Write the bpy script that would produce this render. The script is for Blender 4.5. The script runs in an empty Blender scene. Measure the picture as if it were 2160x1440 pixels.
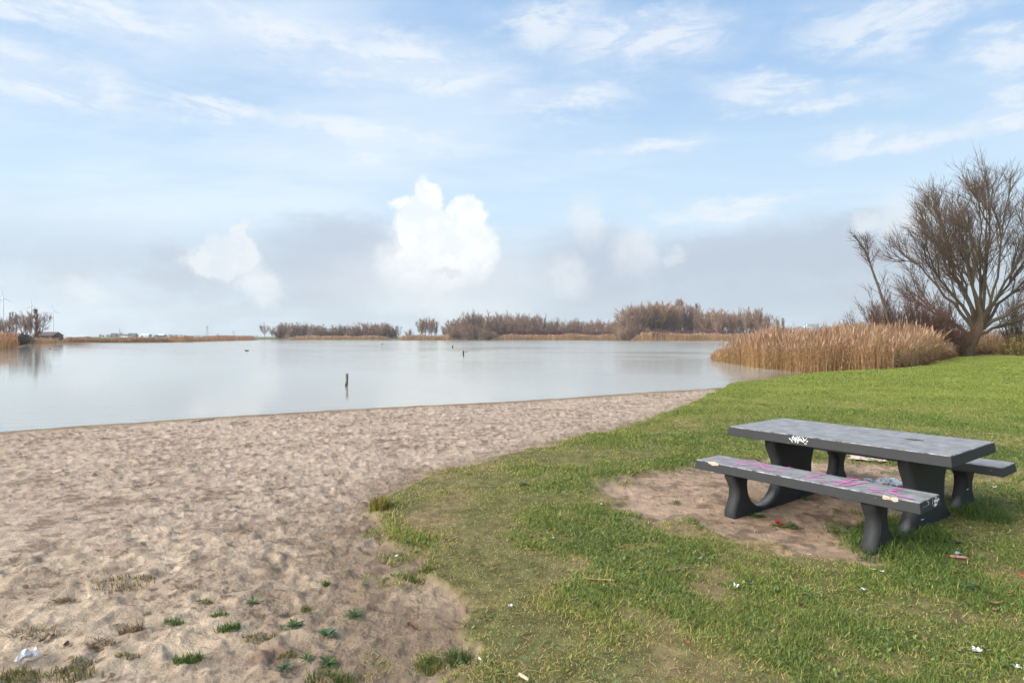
import bpy, bmesh, math, random
import numpy as np
from mathutils import Vector, Matrix
rng = np.random.default_rng(7)
random.seed(7)
R = math.radians
sc = bpy.context.scene
col = sc.collection

# ------------------------------------------------------------------ camera geometry (photo pixels 2160 x 1440)
F, HY, CX, CH = 1273.0, 709.4, 1080.0, 1.61
ZW = -0.35                                            # water level


def P(px, py, z=0.0):
    d = (CH - z) * F / (py - HY)
    return ((px - CX) / F * d, d)


def AT(px, py, Y):
    return Vector(((px - CX) / F * Y, Y, CH - (py - HY) / F * Y))


def W(px, py):
    return P(px, py, ZW)


# ------------------------------------------------------------------ noise
def _hash(ix, iy, seed):
    ix = ix.astype(np.int64) & 0xFFFFFFFF
    iy = iy.astype(np.int64) & 0xFFFFFFFF
    h = (ix * 374761393 + iy * 668265263 + seed * 1442695041) & 0xFFFFFFFF
    h = ((h ^ (h >> 13)) * 1274126177) & 0xFFFFFFFF
    h = (h ^ (h >> 16)) * 2246822519 & 0xFFFFFFFF
    return ((h ^ (h >> 15)) & 0xFFFFFF) / float(0xFFFFFF)


def vn(x, y, seed=0):
    xi, yi = np.floor(x), np.floor(y)
    fx, fy = x - xi, y - yi
    fx = fx * fx * fx * (fx * (fx * 6 - 15) + 10)
    fy = fy * fy * fy * (fy * (fy * 6 - 15) + 10)
    a, b = _hash(xi, yi, seed), _hash(xi + 1, yi, seed)
    c, d = _hash(xi, yi + 1, seed), _hash(xi + 1, yi + 1, seed)
    return (a + (b - a) * fx) * (1 - fy) + (c + (d - c) * fx) * fy


def fbm(x, y, s, octv=4, seed=0, gain=.5):
    t, amp, n = 0, 1.0, 0
    x, y = x / s, y / s
    for k in range(octv):
        c, sn = math.cos(.6 + k), math.sin(.6 + k)
        t = t + amp * vn(x * c - y * sn, x * sn + y * c, seed + k * 17)
        n += amp
        amp *= gain
        x, y = x * 2.03, y * 2.03
    return t / n


def sm(a, b, x):
    t = np.clip((x - a) / (b - a), 0, 1)
    return t * t * (3 - 2 * t)


def seg_dist(x, y, pts, closed=True):
    d = np.full(x.shape, 1e9)
    n = len(pts)
    for i in range(n if closed else n - 1):
        ax, ay = pts[i]
        bx, by = pts[(i + 1) % n]
        ex, ey = bx - ax, by - ay
        t = np.clip(((x - ax) * ex + (y - ay) * ey) / (ex * ex + ey * ey + 1e-12), 0, 1)
        d = np.minimum(d, np.hypot(x - ax - t * ex, y - ay - t * ey))
    return d


def inside(x, y, pts):
    r = np.zeros(x.shape, bool)
    n = len(pts)
    for i in range(n):
        ax, ay = pts[i]
        bx, by = pts[(i + 1) % n]
        c = (ay > y) != (by > y)
        r ^= c & (x < (bx - ax) * (y - ay) / ((by - ay) if by != ay else 1e-12) + ax)
    return r


def sdist(x, y, pts):
    d = seg_dist(x, y, pts)
    return np.where(inside(x, y, pts), d, -d)         # positive inside


# ------------------------------------------------------------------ plan of the place
LAKE = [W(0, 914), W(180, 901), W(365, 888), W(550, 876.5), W(730, 866), W(900, 857.5), W(1080, 849), W(1300, 834), W(1430, 826),
        W(1530, 818.5), W(1560, 814), W(1600, 806), W(1640, 800), W(1700, 796), W(1790, 791), (24, 36), (22, 42), (21, 50), (24, 62), (40, 90), (75, 170), (100, 255),
        W(1570, 718.9), W(1330, 718.2), W(1310, 717.2), W(1040, 717.2), W(960, 717.6), W(840, 717.4), W(820, 716.8),
        W(545, 716.8), W(370, 721.5), W(125, 723.2), W(62, 726), W(42, 733), W(0, 738), (-110, 80), (-120, 20), (-75, -20), (-40, -8.5), (-22, 4.2)]


def Hbase(x, y, rise=9.0):
    s = -sdist(x, y, LAKE) + np.where(np.hypot(x, y) < 45, .3 * (fbm(x, y, 1.1, 3, 91) - .5), 0)   # positive on land
    land = -.35 + .35 * sm(-.25, 1, s / rise) * 1.02 + .025 * sm(0, .25, s)
    far = sm(120, 300, np.hypot(x, y))
    land = land + far * .35 * sm(0, 20, s)
    return np.where(s > 0, land, -.35 + np.maximum(s * .12, -1.5)), s


def G(px, py):
    z = 0.0
    for k in range(10):
        p = P(px, py, z)
        z = float(Hbase(np.array([p[0]]), np.array([p[1]]))[0][0])
    return p


edge_px = [(965, 1440), (1000, 1385), (955, 1335), (965, 1290), (905, 1245), (872, 1215), (890, 1175), (830, 1150), (797, 1115), (795, 1078),
           (835, 1040), (900, 1002), (1000, 985), (1090, 962), (1150, 945), (1220, 928), (1290, 915), (1350, 896), (1400, 880), (1480, 851), (1540, 826), (1575, 812), (1640, 802), (1700, 797), (1780, 792.5)]
EDGE = [G(*p) for p in edge_px]
back_px = [(1883, 780), (1935, 770), (2008, 757), (2060, 749.5), (2160, 748.5)]
GRASS = [(.1, -6), (-.1, 1.2)] + EDGE + [P(px, py, 0) for px, py in back_px] + [(62, 52), (90, 45), (90, -6)]
soil_px = [(1270, 1050), (1330, 1012), (1440, 998), (1530, 985), (1700, 985), (1820, 985), (1930, 1010), (1990, 1050), (1975, 1090), (1900, 1110), (1840, 1105),
           (1830, 1140), (1835, 1195), (1720, 1190), (1600, 1160), (1480, 1148), (1350, 1108), (1290, 1085)]
SOIL = [P(*p) for p in soil_px]
soil2_px = [(2060, 1195), (2100, 1180), (2150, 1200), (2110, 1215)]
SOIL2 = [P(*p) for p in soil2_px]


def fields(x, y):
    """material fields of the ground at world points"""
    near = np.hypot(x, y) < 80
    n1 = fbm(x, y, .4, 5, 3, .6) - .5
    sg = sdist(x, y, GRASS) + n1 * .42
    g = sm(-.03, .06, sg)
    ss = np.maximum(sdist(x, y, SOIL), sdist(x, y, SOIL2)) + (fbm(x, y, .4, 5, 9, .6) - .5) * .95
    soil = sm(-.1, .22, ss)
    return g, soil, sg, near


def footprints(x, y, cell=.33, seed=40, depth=.022):
    out = np.zeros(x.shape)
    cx, cy = np.floor(x / cell), np.floor(y / cell)
    for dx in (-1, 0, 1):
        for dy in (-1, 0, 1):
            ix, iy = cx + dx, cy + dy
            px = (ix + _hash(ix, iy, seed)) * cell
            py = (iy + _hash(ix, iy, seed + 1)) * cell
            a = _hash(ix, iy, seed + 2) * 6.283
            ux, uy = x - px, y - py
            c, s = np.cos(a), np.sin(a)
            d = np.hypot((ux * c + uy * s) / .13, (-ux * s + uy * c) / .07)
            k = depth * (.3 + _hash(ix, iy, seed + 3))
            out += k * (-np.exp(-d ** 7 * .6) + .55 * np.exp(-((d - 1.45) / .33) ** 2))
    return out


def ground_h(x, y, detail=True):
    g, soil, sg, near = fields(x, y)
    z, s = Hbase(x, y)
    zg, _ = Hbase(x, y, 2.2)
    z = z + (zg - z) * g * sm(25, 18, np.hypot(x - 12, y - 26)) * .9
    turf = g * (1 - .8 * soil)
    z = z + turf * .055 * sm(0, .4, s) + .05 * (fbm(x, y, 2.6, 2, 21) - .5) * sm(0, 3, s)
    if detail:
        dry = sm(.25, 1.2, s)
        r = np.hypot(x, y)
        churn = (.12 + .88 * sm(.40, .60, fbm(x, y, 2.2, 3, 5) + .34 * sm(4.0, 6.6, y))) * (1 - .75 * turf)
        amp = dry * sm(75, 30, r)
        wx = x + .10 * (fbm(x, y, .25, 3, 31) - .5)
        wy = y + .10 * (fbm(x, y, .25, 3, 33) - .5)
        calm = 1 - .75 * soil
        f = .013 * (fbm(x, y, .4, 4, 11, .6) - .5) + .32 * footprints(wx, wy, .36) * calm + footprints(wx, wy, .2, 60, .008) * calm + footprints(wx, wy, .11, 90, .007) * calm
        rid = 1 - np.abs(2 * fbm(wx, wy, .13, 4, 51, .6) - 1)
        f = f + .015 * (rid - .6)
        z = z + amp * churn * f * .75
        crumb = 1 - np.abs(2 * fbm(wx, wy, .05, 3, 71, .6) - 1)
        z = z + amp * (.55 + .45 * churn) * (1 - turf) * (.010 * (crumb - .6) + .008 * (fbm(x, y, .09, 3, 73) - .5))
        z = z + .016 * sm(0, .15, s) * sm(75, 30, r) * (fbm(x, y, .4, 4, 81) - .5)
    return z, g, soil, s, sg


def gz(x, y):
    return float(ground_h(np.array([float(x)]), np.array([float(y)]))[0][0])


def GP(px, py):
    z = 0.0
    for k in range(12):
        p = P(px, py, z)
        z = .5 * z + .5 * gz(*p)
    return Vector((p[0], p[1], z))


# ------------------------------------------------------------------ object helpers
def tag(o, label=None, cat=None, group=None, kind=None):
    if label: o['label'] = label
    if cat: o['category'] = cat
    if group: o['group'] = group
    if kind: o['kind'] = kind
    return o


def empty(name, loc=(0, 0, 0), rz=0.0):
    o = bpy.data.objects.new(name, None)
    col.objects.link(o)
    o.location = loc
    o.rotation_euler = (0, 0, rz)
    o.empty_display_size = .1
    return o


def raw_mesh(name, V, quads, mat, parent=None, C=None, tris=None, smooth=False):
    me = bpy.data.meshes.new(name)
    V = np.ascontiguousarray(V, np.float32)
    q = np.asarray(quads, np.int32).reshape(-1, 4) if quads is not None else np.zeros((0, 4), np.int32)
    t = np.asarray(tris, np.int32).reshape(-1, 3) if tris is not None else np.zeros((0, 3), np.int32)
    me.vertices.add(len(V))
    me.vertices.foreach_set('co', V.ravel())
    me.loops.add(q.size + t.size)
    me.loops.foreach_set('vertex_index', np.concatenate([q.ravel(), t.ravel()]))
    n = len(q) + len(t)
    me.polygons.add(n)
    st = np.concatenate([np.arange(len(q)) * 4, q.size + np.arange(len(t)) * 3]).astype(np.int32)
    me.polygons.foreach_set('loop_start', st)
    me.polygons.foreach_set('use_smooth', np.full(n, smooth))
    me.update(calc_edges=True)
    if C is not None:
        a = me.color_attributes.new('col', 'FLOAT_COLOR', 'POINT')
        c4 = np.ones((len(V), 4), np.float32)
        c4[:, :3] = C
        a.data.foreach_set('color', c4.ravel())
    me.materials.append(mat)
    o = bpy.data.objects.new(name, me)
    col.objects.link(o)
    if parent: o.parent = parent
    return o


def bm_obj(name, bm, mat, parent=None, smooth=False):
    bmesh.ops.recalc_face_normals(bm, faces=bm.faces)
    me = bpy.data.meshes.new(name)
    bm.to_mesh(me)
    bm.free()
    if smooth:
        for p in me.polygons: p.use_smooth = True
    me.materials.append(mat)
    o = bpy.data.objects.new(name, me)
    col.objects.link(o)
    if parent: o.parent = parent
    return o


def nrm(v):
    return v / np.maximum(np.linalg.norm(v, axis=-1, keepdims=True), 1e-9)


def strips(Pt, Wd, side, C):
    """N ribbons of K points; Wd (N,K) widths; side (N,3) or (N,K,3); C (N,3) or (N,K,3)"""
    N, K, _ = Pt.shape
    if side.ndim == 2: side = np.repeat(side[:, None], K, 1)
    if C.ndim == 2: C = np.repeat(C[:, None], K, 1)
    a = Pt - side * Wd[..., None] * .5
    b = Pt + side * Wd[..., None] * .5
    V = np.stack([a, b], 2).reshape(-1, 3)
    CC = np.repeat(C.reshape(-1, 3), 2, 0)
    base = (np.arange(N) * K * 2)[:, None] + (np.arange(K - 1) * 2)[None]
    q = np.stack([base, base + 1, base + 3, base + 2], -1).reshape(-1, 4)
    return V, q, CC


def tubes(Pt, Rd, sides, C):
    N, K, _ = Pt.shape
    T = np.empty_like(Pt)
    T[:, 1:-1] = Pt[:, 2:] - Pt[:, :-2]
    T[:, 0] = Pt[:, 1] - Pt[:, 0]
    T[:, -1] = Pt[:, -1] - Pt[:, -2]
    T = nrm(T)
    ref = np.where(np.abs(T[:, :1, 2:3]) < .9, np.array([0., 0, 1]), np.array([1., 0, 0]))
    A = nrm(np.cross(T, np.broadcast_to(ref, T.shape)))
    B = np.cross(T, A)
    ang = np.arange(sides) / sides * 2 * np.pi
    V = Pt[:, :, None] + Rd[:, :, None, None] * (A[:, :, None] * np.cos(ang)[None, None, :, None] + B[:, :, None] * np.sin(ang)[None, None, :, None])
    V = V.reshape(-1, 3)
    if C.ndim == 2: C = np.repeat(C[:, None], K, 1)
    CC = np.repeat(C.reshape(-1, 3), sides, 0)
    n, k, s = np.meshgrid(np.arange(N), np.arange(K - 1), np.arange(sides), indexing='ij')
    i0 = (n * K + k) * sides + s
    i1 = (n * K + k) * sides + (s + 1) % sides
    q = np.stack([i0, i1, i1 + sides, i0 + sides], -1).reshape(-1, 4)
    return V, q, CC


def join(parts):
    Vs, qs, Cs, o = [], [], [], 0
    for V, q, C in parts:
        Vs.append(V); qs.append(q + o); Cs.append(C)
        o += len(V)
    return np.concatenate(Vs), np.concatenate(qs), np.concatenate(Cs)


# ------------------------------------------------------------------ materials
def new_mat(name):
    m = bpy.data.materials.new(name)
    m.use_nodes = True
    return m, m.node_tree.nodes, m.node_tree.links, m.node_tree.nodes['Principled BSDF']


def nd(ns, t, **kw):
    n = ns.new(t)
    for k, v in kw.items():
        if k in ('operation', 'data_type', 'blend_type', 'attribute_name', 'noise_dimensions', 'feature', 'distance', 'clamp', 'interpolation_type', 'clamp_factor'):
            setattr(n, k, v)
        else:
            n.inputs[k].default_value = v
    return n


def vcol_mat(name, rough=.75, translucent=0.0, spec=.3, noise=0.0, nscale=20, bump=0.0):
    m, ns, ls, b = new_mat(name)
    a = nd(ns, 'ShaderNodeAttribute', attribute_name='col')
    src = a.outputs['Color']
    b.inputs['Roughness'].default_value = rough
    b.inputs['Specular IOR Level'].default_value = spec
    if noise or bump:
        tc = ns.new('ShaderNodeTexCoord')
        n = nd(ns, 'ShaderNodeTexNoise', Scale=nscale, Detail=5.0, Roughness=.65)
        ls.new(tc.outputs['Object'], n.inputs['Vector'])
        if noise:
            mr = nd(ns, 'ShaderNodeMapRange')
            mr.inputs[1].default_value = .3; mr.inputs[2].default_value = .7
            mr.inputs[3].default_value = 1 - noise; mr.inputs[4].default_value = 1 + noise
            ls.new(n.outputs['Fac'], mr.inputs[0])
            mx = nd(ns, 'ShaderNodeMix', data_type='RGBA', blend_type='MULTIPLY')
            mx.inputs[0].default_value = 1
            ls.new(src, mx.inputs[6]); ls.new(mr.outputs[0], mx.inputs[7])
            src = mx.outputs[2]
        if bump:
            bp = nd(ns, 'ShaderNodeBump', Strength=1.0, Distance=bump)
            ls.new(n.outputs['Fac'], bp.inputs['Height'])
            ls.new(bp.outputs[0], b.inputs['Normal'])
    ls.new(src, b.inputs['Base Color'])
    if translucent:
        t = ns.new('ShaderNodeBsdfTranslucent')
        ls.new(src, t.inputs['Color'])
        mix = ns.new('ShaderNodeMixShader')
        mix.inputs[0].default_value = translucent
        ls.new(b.outputs[0], mix.inputs[1]); ls.new(t.outputs[0], mix.inputs[2])
        ls.new(mix.outputs[0], ns['Material Output'].inputs[0])
    return m


def plain(name, c, rough=.6, spec=.4, noise=0.15, nscale=30, c2=None, bump=0.0):
    m, ns, ls, b = new_mat(name)
    tc = ns.new('ShaderNodeTexCoord')
    n = nd(ns, 'ShaderNodeTexNoise', Scale=nscale, Detail=5.0, Roughness=.6)
    ls.new(tc.outputs['Object'], n.inputs['Vector'])
    mx = nd(ns, 'ShaderNodeMix', data_type='RGBA')
    mr = nd(ns, 'ShaderNodeMapRange')
    mr.inputs[1].default_value = .35; mr.inputs[2].default_value = .68
    ls.new(n.outputs['Fac'], mr.inputs[0]); ls.new(mr.outputs[0], mx.inputs[0])
    mx.inputs[6].default_value = (*[v * (1 - noise) for v in c], 1)
    mx.inputs[7].default_value = (*(c2 or [v * (1 + noise) for v in c]), 1)
    ls.new(mx.outputs[2], b.inputs['Base Color'])
    b.inputs['Roughness'].default_value = rough
    b.inputs['Specular IOR Level'].default_value = spec
    if bump:
        bp = nd(ns, 'ShaderNodeBump', Strength=1.0, Distance=bump)
        ls.new(n.outputs['Fac'], bp.inputs['Height']); ls.new(bp.outputs[0], b.inputs['Normal'])
    return m


M = {}
M['blade'] = vcol_mat('grass_blade', .6, .3, .3)
M['reed'] = vcol_mat('dry_reed', .8, .25, .2)
M['bark'] = vcol_mat('bark', .9, 0, .15, .25, 6, .01)
M['twig'] = vcol_mat('twig', .9, 0, .15)
M['leaf'] = vcol_mat('leaf', .6, .2, .3)
M['paper'] = plain('white_paper', (.62, .62, .63), .8, .2, .12, 40)
M['tissue'] = plain('white_tissue', (.85, .84, .84), .8, .2, .06, 20)
M['news'] = plain('printed_paper', (.62, .56, .5), .8, .2, .1, 25, (.45, .3, .24))
M['wood'] = plain('weathered_wood', (.17, .14, .11), .9, .2, .4, 12)
M['darkwood'] = plain('black_wet_wood', (.025, .022, .02), .7, .3, .3, 12)
M['turbine'] = plain('pale_steel', (.72, .73, .75), .5, .4, .03)
M['steel'] = plain('galvanised_steel', (.22, .24, .26), .6, .4, .1)
M['pink'] = plain('pink_marker_paint', (.55, .17, .39), .5, .5, .25, 60)
M['whitepaint'] = plain('white_marker_paint', (.7, .74, .76), .5, .4, .1, 60)
M['blackpaint'] = plain('black_marker_paint', (.008, .008, .008), .5, .3, .1)
M['chip'] = plain('chipped_concrete', (.5, .4, .3), .95, .1, .3, 120, None, .004)


def table_mat():
    m, ns, ls, b = new_mat('anthracite_concrete')
    tc = ns.new('ShaderNodeTexCoord')
    n1 = nd(ns, 'ShaderNodeTexNoise', Scale=8, Detail=11.0, Roughness=.72)
    n2 = nd(ns, 'ShaderNodeTexNoise', Scale=60, Detail=4.0, Roughness=.7)
    vo = nd(ns, 'ShaderNodeTexVoronoi', Scale=26)
    geo = ns.new('ShaderNodeNewGeometry')
    sep = ns.new('ShaderNodeSeparateXYZ')
    ls.new(geo.outputs['Normal'], sep.inputs[0])
    for n in (n1, n2, vo): ls.new(tc.outputs['Object'], n.inputs['Vector'])
    # worn, dusty upward faces; sky sheen is painted into the same tone
    up = nd(ns, 'ShaderNodeMapRange'); up.inputs[1].default_value = .6; up.inputs[2].default_value = .95
    ls.new(sep.outputs[2], up.inputs[0])
    dn = nd(ns, 'ShaderNodeMapRange'); dn.inputs[1].default_value = .34; dn.inputs[2].default_value = .7; dn.inputs[3].default_value = .35; dn.inputs[4].default_value = 1.0
    ls.new(n1.outputs['Fac'], dn.inputs[0])
    mu = nd(ns, 'ShaderNodeMath', operation='MULTIPLY')
    ls.new(up.outputs[0], mu.inputs[0]); ls.new(dn.outputs[0], mu.inputs[1])
    base = nd(ns, 'ShaderNodeMix', data_type='RGBA')
    base.inputs[6].default_value = (.024, .025, .028, 1)
    base.inputs[7].default_value = (.05, .052, .058, 1)
    ls.new(n1.outputs['Fac'], base.inputs[0])
    dust_sheen = nd(ns, 'ShaderNodeMix', data_type='RGBA')
    dust_sheen.inputs[7].default_value = (.36, .365, .375, 1)
    ls.new(base.outputs[2], dust_sheen.inputs[6]); ls.new(mu.outputs[0], dust_sheen.inputs[0])
    # green algae film on part of the upright faces
    al = nd(ns, 'ShaderNodeMapRange'); al.inputs[1].default_value = .5; al.inputs[2].default_value = .75; al.inputs[4].default_value = .5
    ls.new(n1.outputs['Color'], al.inputs[0])
    alg = nd(ns, 'ShaderNodeMix', data_type='RGBA'); alg.inputs[7].default_value = (.04, .046, .022, 1)
    ls.new(dust_sheen.outputs[2], alg.inputs[6]); ls.new(al.outputs[0], alg.inputs[0])
    # pale specks
    lt = nd(ns, 'ShaderNodeMath', operation='LESS_THAN'); lt.inputs[1].default_value = .075
    ls.new(vo.outputs['Distance'], lt.inputs[0])
    gt = nd(ns, 'ShaderNodeMath', operation='GREATER_THAN'); gt.inputs[1].default_value = .86
    sp = ns.new('ShaderNodeSeparateColor'); ls.new(vo.outputs['Color'], sp.inputs[0]); ls.new(sp.outputs[0], gt.inputs[0])
    ml = nd(ns, 'ShaderNodeMath', operation='MULTIPLY'); ls.new(lt.outputs[0], ml.inputs[0]); ls.new(gt.outputs[0], ml.inputs[1])
    spk = nd(ns, 'ShaderNodeMix', data_type='RGBA'); spk.inputs[7].default_value = (.4, .38, .35, 1)
    ls.new(alg.outputs[2], spk.inputs[6]); ls.new(ml.outputs[0], spk.inputs[0])
    ls.new(spk.outputs[2], b.inputs['Base Color'])
    rr = nd(ns, 'ShaderNodeMapRange'); rr.inputs[3].default_value = .45; rr.inputs[4].default_value = .7
    ls.new(n1.outputs['Fac'], rr.inputs[0]); ls.new(rr.outputs[0], b.inputs['Roughness'])
    b.inputs['Specular IOR Level'].default_value = .16
    bp = nd(ns, 'ShaderNodeBump', Strength=.6, Distance=.003)
    ls.new(n2.outputs['Fac'], bp.inputs['Height']); ls.new(bp.outputs[0], b.inputs['Normal'])
    return m


M['table'] = table_mat()
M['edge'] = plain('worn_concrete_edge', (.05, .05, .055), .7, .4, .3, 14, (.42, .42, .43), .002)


def ground_mat():
    m, ns, ls, b = new_mat('sand_and_turf')
    a = nd(ns, 'ShaderNodeAttribute', attribute_name='col')
    tc = ns.new('ShaderNodeTexCoord')
    n = nd(ns, 'ShaderNodeTexNoise', Scale=45, Detail=6.0, Roughness=.7)
    n2 = nd(ns, 'ShaderNodeTexNoise', Scale=9, Detail=8.0, Roughness=.7)
    for k in (n, n2): ls.new(tc.outputs['Object'], k.inputs['Vector'])
    mr = nd(ns, 'ShaderNodeMapRange'); mr.inputs[1].default_value = .3; mr.inputs[2].default_value = .7; mr.inputs[3].default_value = .7; mr.inputs[4].default_value = 1.27
    ls.new(n2.outputs['Fac'], mr.inputs[0])
    mx = nd(ns, 'ShaderNodeMix', data_type='RGBA', blend_type='MULTIPLY'); mx.inputs[0].default_value = 1
    ls.new(a.outputs['Color'], mx.inputs[6]); ls.new(mr.outputs[0], mx.inputs[7])
    ls.new(mx.outputs[2], b.inputs['Base Color'])
    b.inputs['Roughness'].default_value = .95
    b.inputs['Specular IOR Level'].default_value = .12
    ad = nd(ns, 'ShaderNodeMath', operation='ADD')
    ls.new(n.outputs['Fac'], ad.inputs[0]); ls.new(n2.outputs['Fac'], ad.inputs[1])
    bp = nd(ns, 'ShaderNodeBump', Strength=1.0, Distance=.02)
    ls.new(ad.outputs[0], bp.inputs['Height']); ls.new(bp.outputs[0], b.inputs['Normal'])
    return m


M['ground'] = ground_mat()


def water_mat():
    m, ns, ls, b = new_mat('lake_water')
    a = nd(ns, 'ShaderNodeAttribute', attribute_name='col')
    ls.new(a.outputs['Color'], b.inputs['Base Color'])
    b.inputs['IOR'].default_value = 1.33
    geo = ns.new('ShaderNodeNewGeometry')
    sp = ns.new('ShaderNodeSeparateXYZ'); ls.new(geo.outputs['Position'], sp.inputs[0])
    ca = nd(ns, 'ShaderNodeAttribute', attribute_name='calm')
    rm = nd(ns, 'ShaderNodeMapRange'); rm.inputs[3].default_value = .18; rm.inputs[4].default_value = .05
    ls.new(ca.outputs['Fac'], rm.inputs[0]); ls.new(rm.outputs[0], b.inputs['Roughness'])
    mp = nd(ns, 'ShaderNodeMapping'); mp.inputs['Scale'].default_value = (.55, 1.5, 1)
    ls.new(geo.outputs['Position'], mp.inputs[0])
    n = nd(ns, 'ShaderNodeTexNoise', Scale=2.2, Detail=5.0, Roughness=.6)
    n2 = nd(ns, 'ShaderNodeTexNoise', Scale=.05, Detail=2.0)
    ls.new(mp.outputs[0], n.inputs['Vector']); ls.new(geo.outputs['Position'], n2.inputs['Vector'])
    mr = nd(ns, 'ShaderNodeMapRange'); mr.inputs[1].default_value = .4; mr.inputs[2].default_value = .65; mr.inputs[3].default_value = .002; mr.inputs[4].default_value = .007
    ls.new(n2.outputs['Fac'], mr.inputs[0])
    bp = nd(ns, 'ShaderNodeBump', Strength=1.0)
    ls.new(mr.outputs[0], bp.inputs['Distance'])
    ls.new(n.outputs['Fac'], bp.inputs['Height']); ls.new(bp.outputs[0], b.inputs['Normal'])
    return m


M['water'] = water_mat()

# ------------------------------------------------------------------ ground sheets
th = np.concatenate([np.arange(-180, -52, 4.0), np.arange(-52, 52.01, .09), np.arange(56, 180, 4.0)])
ypx = np.arange(560, 13.5, -1.0)
rad = np.concatenate([[.05, .6, 1.1, 1.45], 1.61 * 603.5 / ypx, 1.61 * 603.5 / 13.5 * np.geomspace(1.04, 2940 / 72, 70)])
TH, RD = np.meshgrid(np.radians(th), rad, indexing='ij')
X, Y = RD * np.sin(TH), RD * np.cos(TH)
x, y = X.ravel(), Y.ravel()
z, g, soil, s, sg = ground_h(x, y)
r = np.hypot(x, y)


def mixc(a, b, t):
    return a + (np.asarray(b) - a) * t[:, None]


n_lo = fbm(x, y, 1.6, 4, 101)
n_mid = fbm(x, y, .35, 4, 103)
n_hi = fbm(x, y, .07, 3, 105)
c = np.tile(np.array([.415, .325, .25]), (len(x), 1))
c = mixc(c, (.45, .352, .258), sm(5.6, 3.6, y))                                   # yellower sand close by
c = mixc(c, (.31, .225, .165), sm(.5, .68, n_mid) * .4)                          # damp dull patches
c = mixc(c, (.19, .135, .10), sm(.58, .72, fbm(x, y, .22, 4, 107)) * .7 * sm(.42, .58, n_lo))
c = mixc(c, (.24, .16, .12), sm(.3, 0, np.hypot((x + 1.1) / 1.6, (y - 3.0) / .5)) * sm(.45, .55, n_mid))
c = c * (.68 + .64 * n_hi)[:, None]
deb = fbm(x, y, .045, 3, 121)
c = mixc(c, (.13, .09, .065), sm(.66, .75, deb) * sm(.38, .58, n_mid) * .85)
c = mixc(c, (.16, .115, .085), sm(.66, .74, fbm(x * .6 + y * .3, y * 1.4, .11, 4, 131)) * sm(.35, .55, n_lo) * .7)
c = mixc(c, (.2, .14, .085), sm(1.4, .3, s + .7 * (n_mid - .5)) * .85)             # wet rim
c = mixc(c, (.05, .045, .03), sm(0, -.3, s))                                     # lake bed
border = sm(-.9, 0.05, sg) * (1 - g)
wide = sm(-1.5, -.1, sg) * (1 - g) * sm(6.5, 4.5, y)
c = mixc(c, (.20, .145, .10), np.maximum(border, wide) * (.62 + .38 * sm(.36, .6, n_mid + .08 * sm(6, 4, y))) * .85)
thatch = np.tile(np.array([.24, .18, .095]), (len(x), 1))
thatch = mixc(thatch, (.115, .125, .04), sm(.4, .6, n_lo) * .8 + .2 * sm(6, 14, y))
thatch = thatch * (.55 + .9 * n_hi)[:, None]
thatch = mixc(thatch, (.22, .255, .045), sm(9, 22, r) * (.75 + .25 * n_mid))
c = np.where((g > 0)[:, None], mixc(c, thatch, np.clip(g, 0, 1)) if False else c + (thatch - c) * g[:, None], c)
csoil = np.tile(np.array([.35, .25, .18]), (len(x), 1)) * (.75 + .5 * n_mid)[:, None]
csoil = csoil * (.7 + .6 * n_hi)[:, None]
csoil = mixc(csoil, (.12, .08, .055), sm(.55, .68, fbm(x, y, .12, 3, 115)) * .6)
c = c + (csoil - c) * (soil * g)[:, None]
rough_land = sm(-.5, .5, s) * (1 - g) * sm(24, 34, r)
c = mixc(c, (.17, .115, .06), rough_land * np.where(r < 120, 1, 0))
c = mixc(c, (.085, .14, .045), np.where((r >= 120) & (s > 0), 1, 0).astype(float))
c = mixc(c, (.2, .135, .075), np.where(r >= 120, 1, 0) * (s > 0) * sm(60, 30, s))
nT, nR = TH.shape
idx = np.arange(nT * nR).reshape(nT, nR)
ip = np.vstack([idx, idx[:1]])
quads = np.stack([ip[:-1, :-1], ip[1:, :-1], ip[1:, 1:], ip[:-1, 1:]], -1).reshape(-1, 4)[:, ::-1]
Vg = np.stack([x, y, z], 1)
qc = quads[:, 0]
is_lawn = (g[qc] > .5) & (r[qc] < 80)
is_bed = (s[qc] < -.3)
is_beach = ~is_lawn & ~is_bed & (r[qc] < 75) & (rough_land[qc] < .5)


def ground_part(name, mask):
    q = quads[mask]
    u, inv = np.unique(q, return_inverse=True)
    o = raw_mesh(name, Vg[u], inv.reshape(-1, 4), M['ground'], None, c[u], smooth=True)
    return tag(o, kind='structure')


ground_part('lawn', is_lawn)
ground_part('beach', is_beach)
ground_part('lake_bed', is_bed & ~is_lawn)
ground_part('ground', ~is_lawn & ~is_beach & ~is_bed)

# water sheet
thw = np.radians(np.arange(-88, 60, .6))
rw = np.concatenate([1.96 * 603.5 / np.arange(170, 10, -2.0), np.geomspace(125, 395, 14)])
T2, R2 = np.meshgrid(thw, rw, indexing='ij')
xw, yw = (R2 * np.sin(T2)).ravel(), (R2 * np.cos(T2)).ravel()
cw = np.tile(np.array([.335, .335, .295]), (len(xw), 1))
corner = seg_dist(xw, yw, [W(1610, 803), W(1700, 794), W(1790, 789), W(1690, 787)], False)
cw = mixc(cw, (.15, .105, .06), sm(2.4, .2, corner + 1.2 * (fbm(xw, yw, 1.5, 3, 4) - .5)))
cw = mixc(cw, (.2, .21, .17), sm(.9, 0, -Hbase(xw, yw)[1]) * .5)
iw = np.arange(len(xw)).reshape(T2.shape)
qw = np.stack([iw[:-1, :-1], iw[1:, :-1], iw[1:, 1:], iw[:-1, 1:]], -1).reshape(-1, 4)[:, ::-1]
wo = tag(raw_mesh('water', np.stack([xw, yw, np.full(len(xw), ZW)], 1), qw, M['water'], None, cw, smooth=True), kind='structure')
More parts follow.
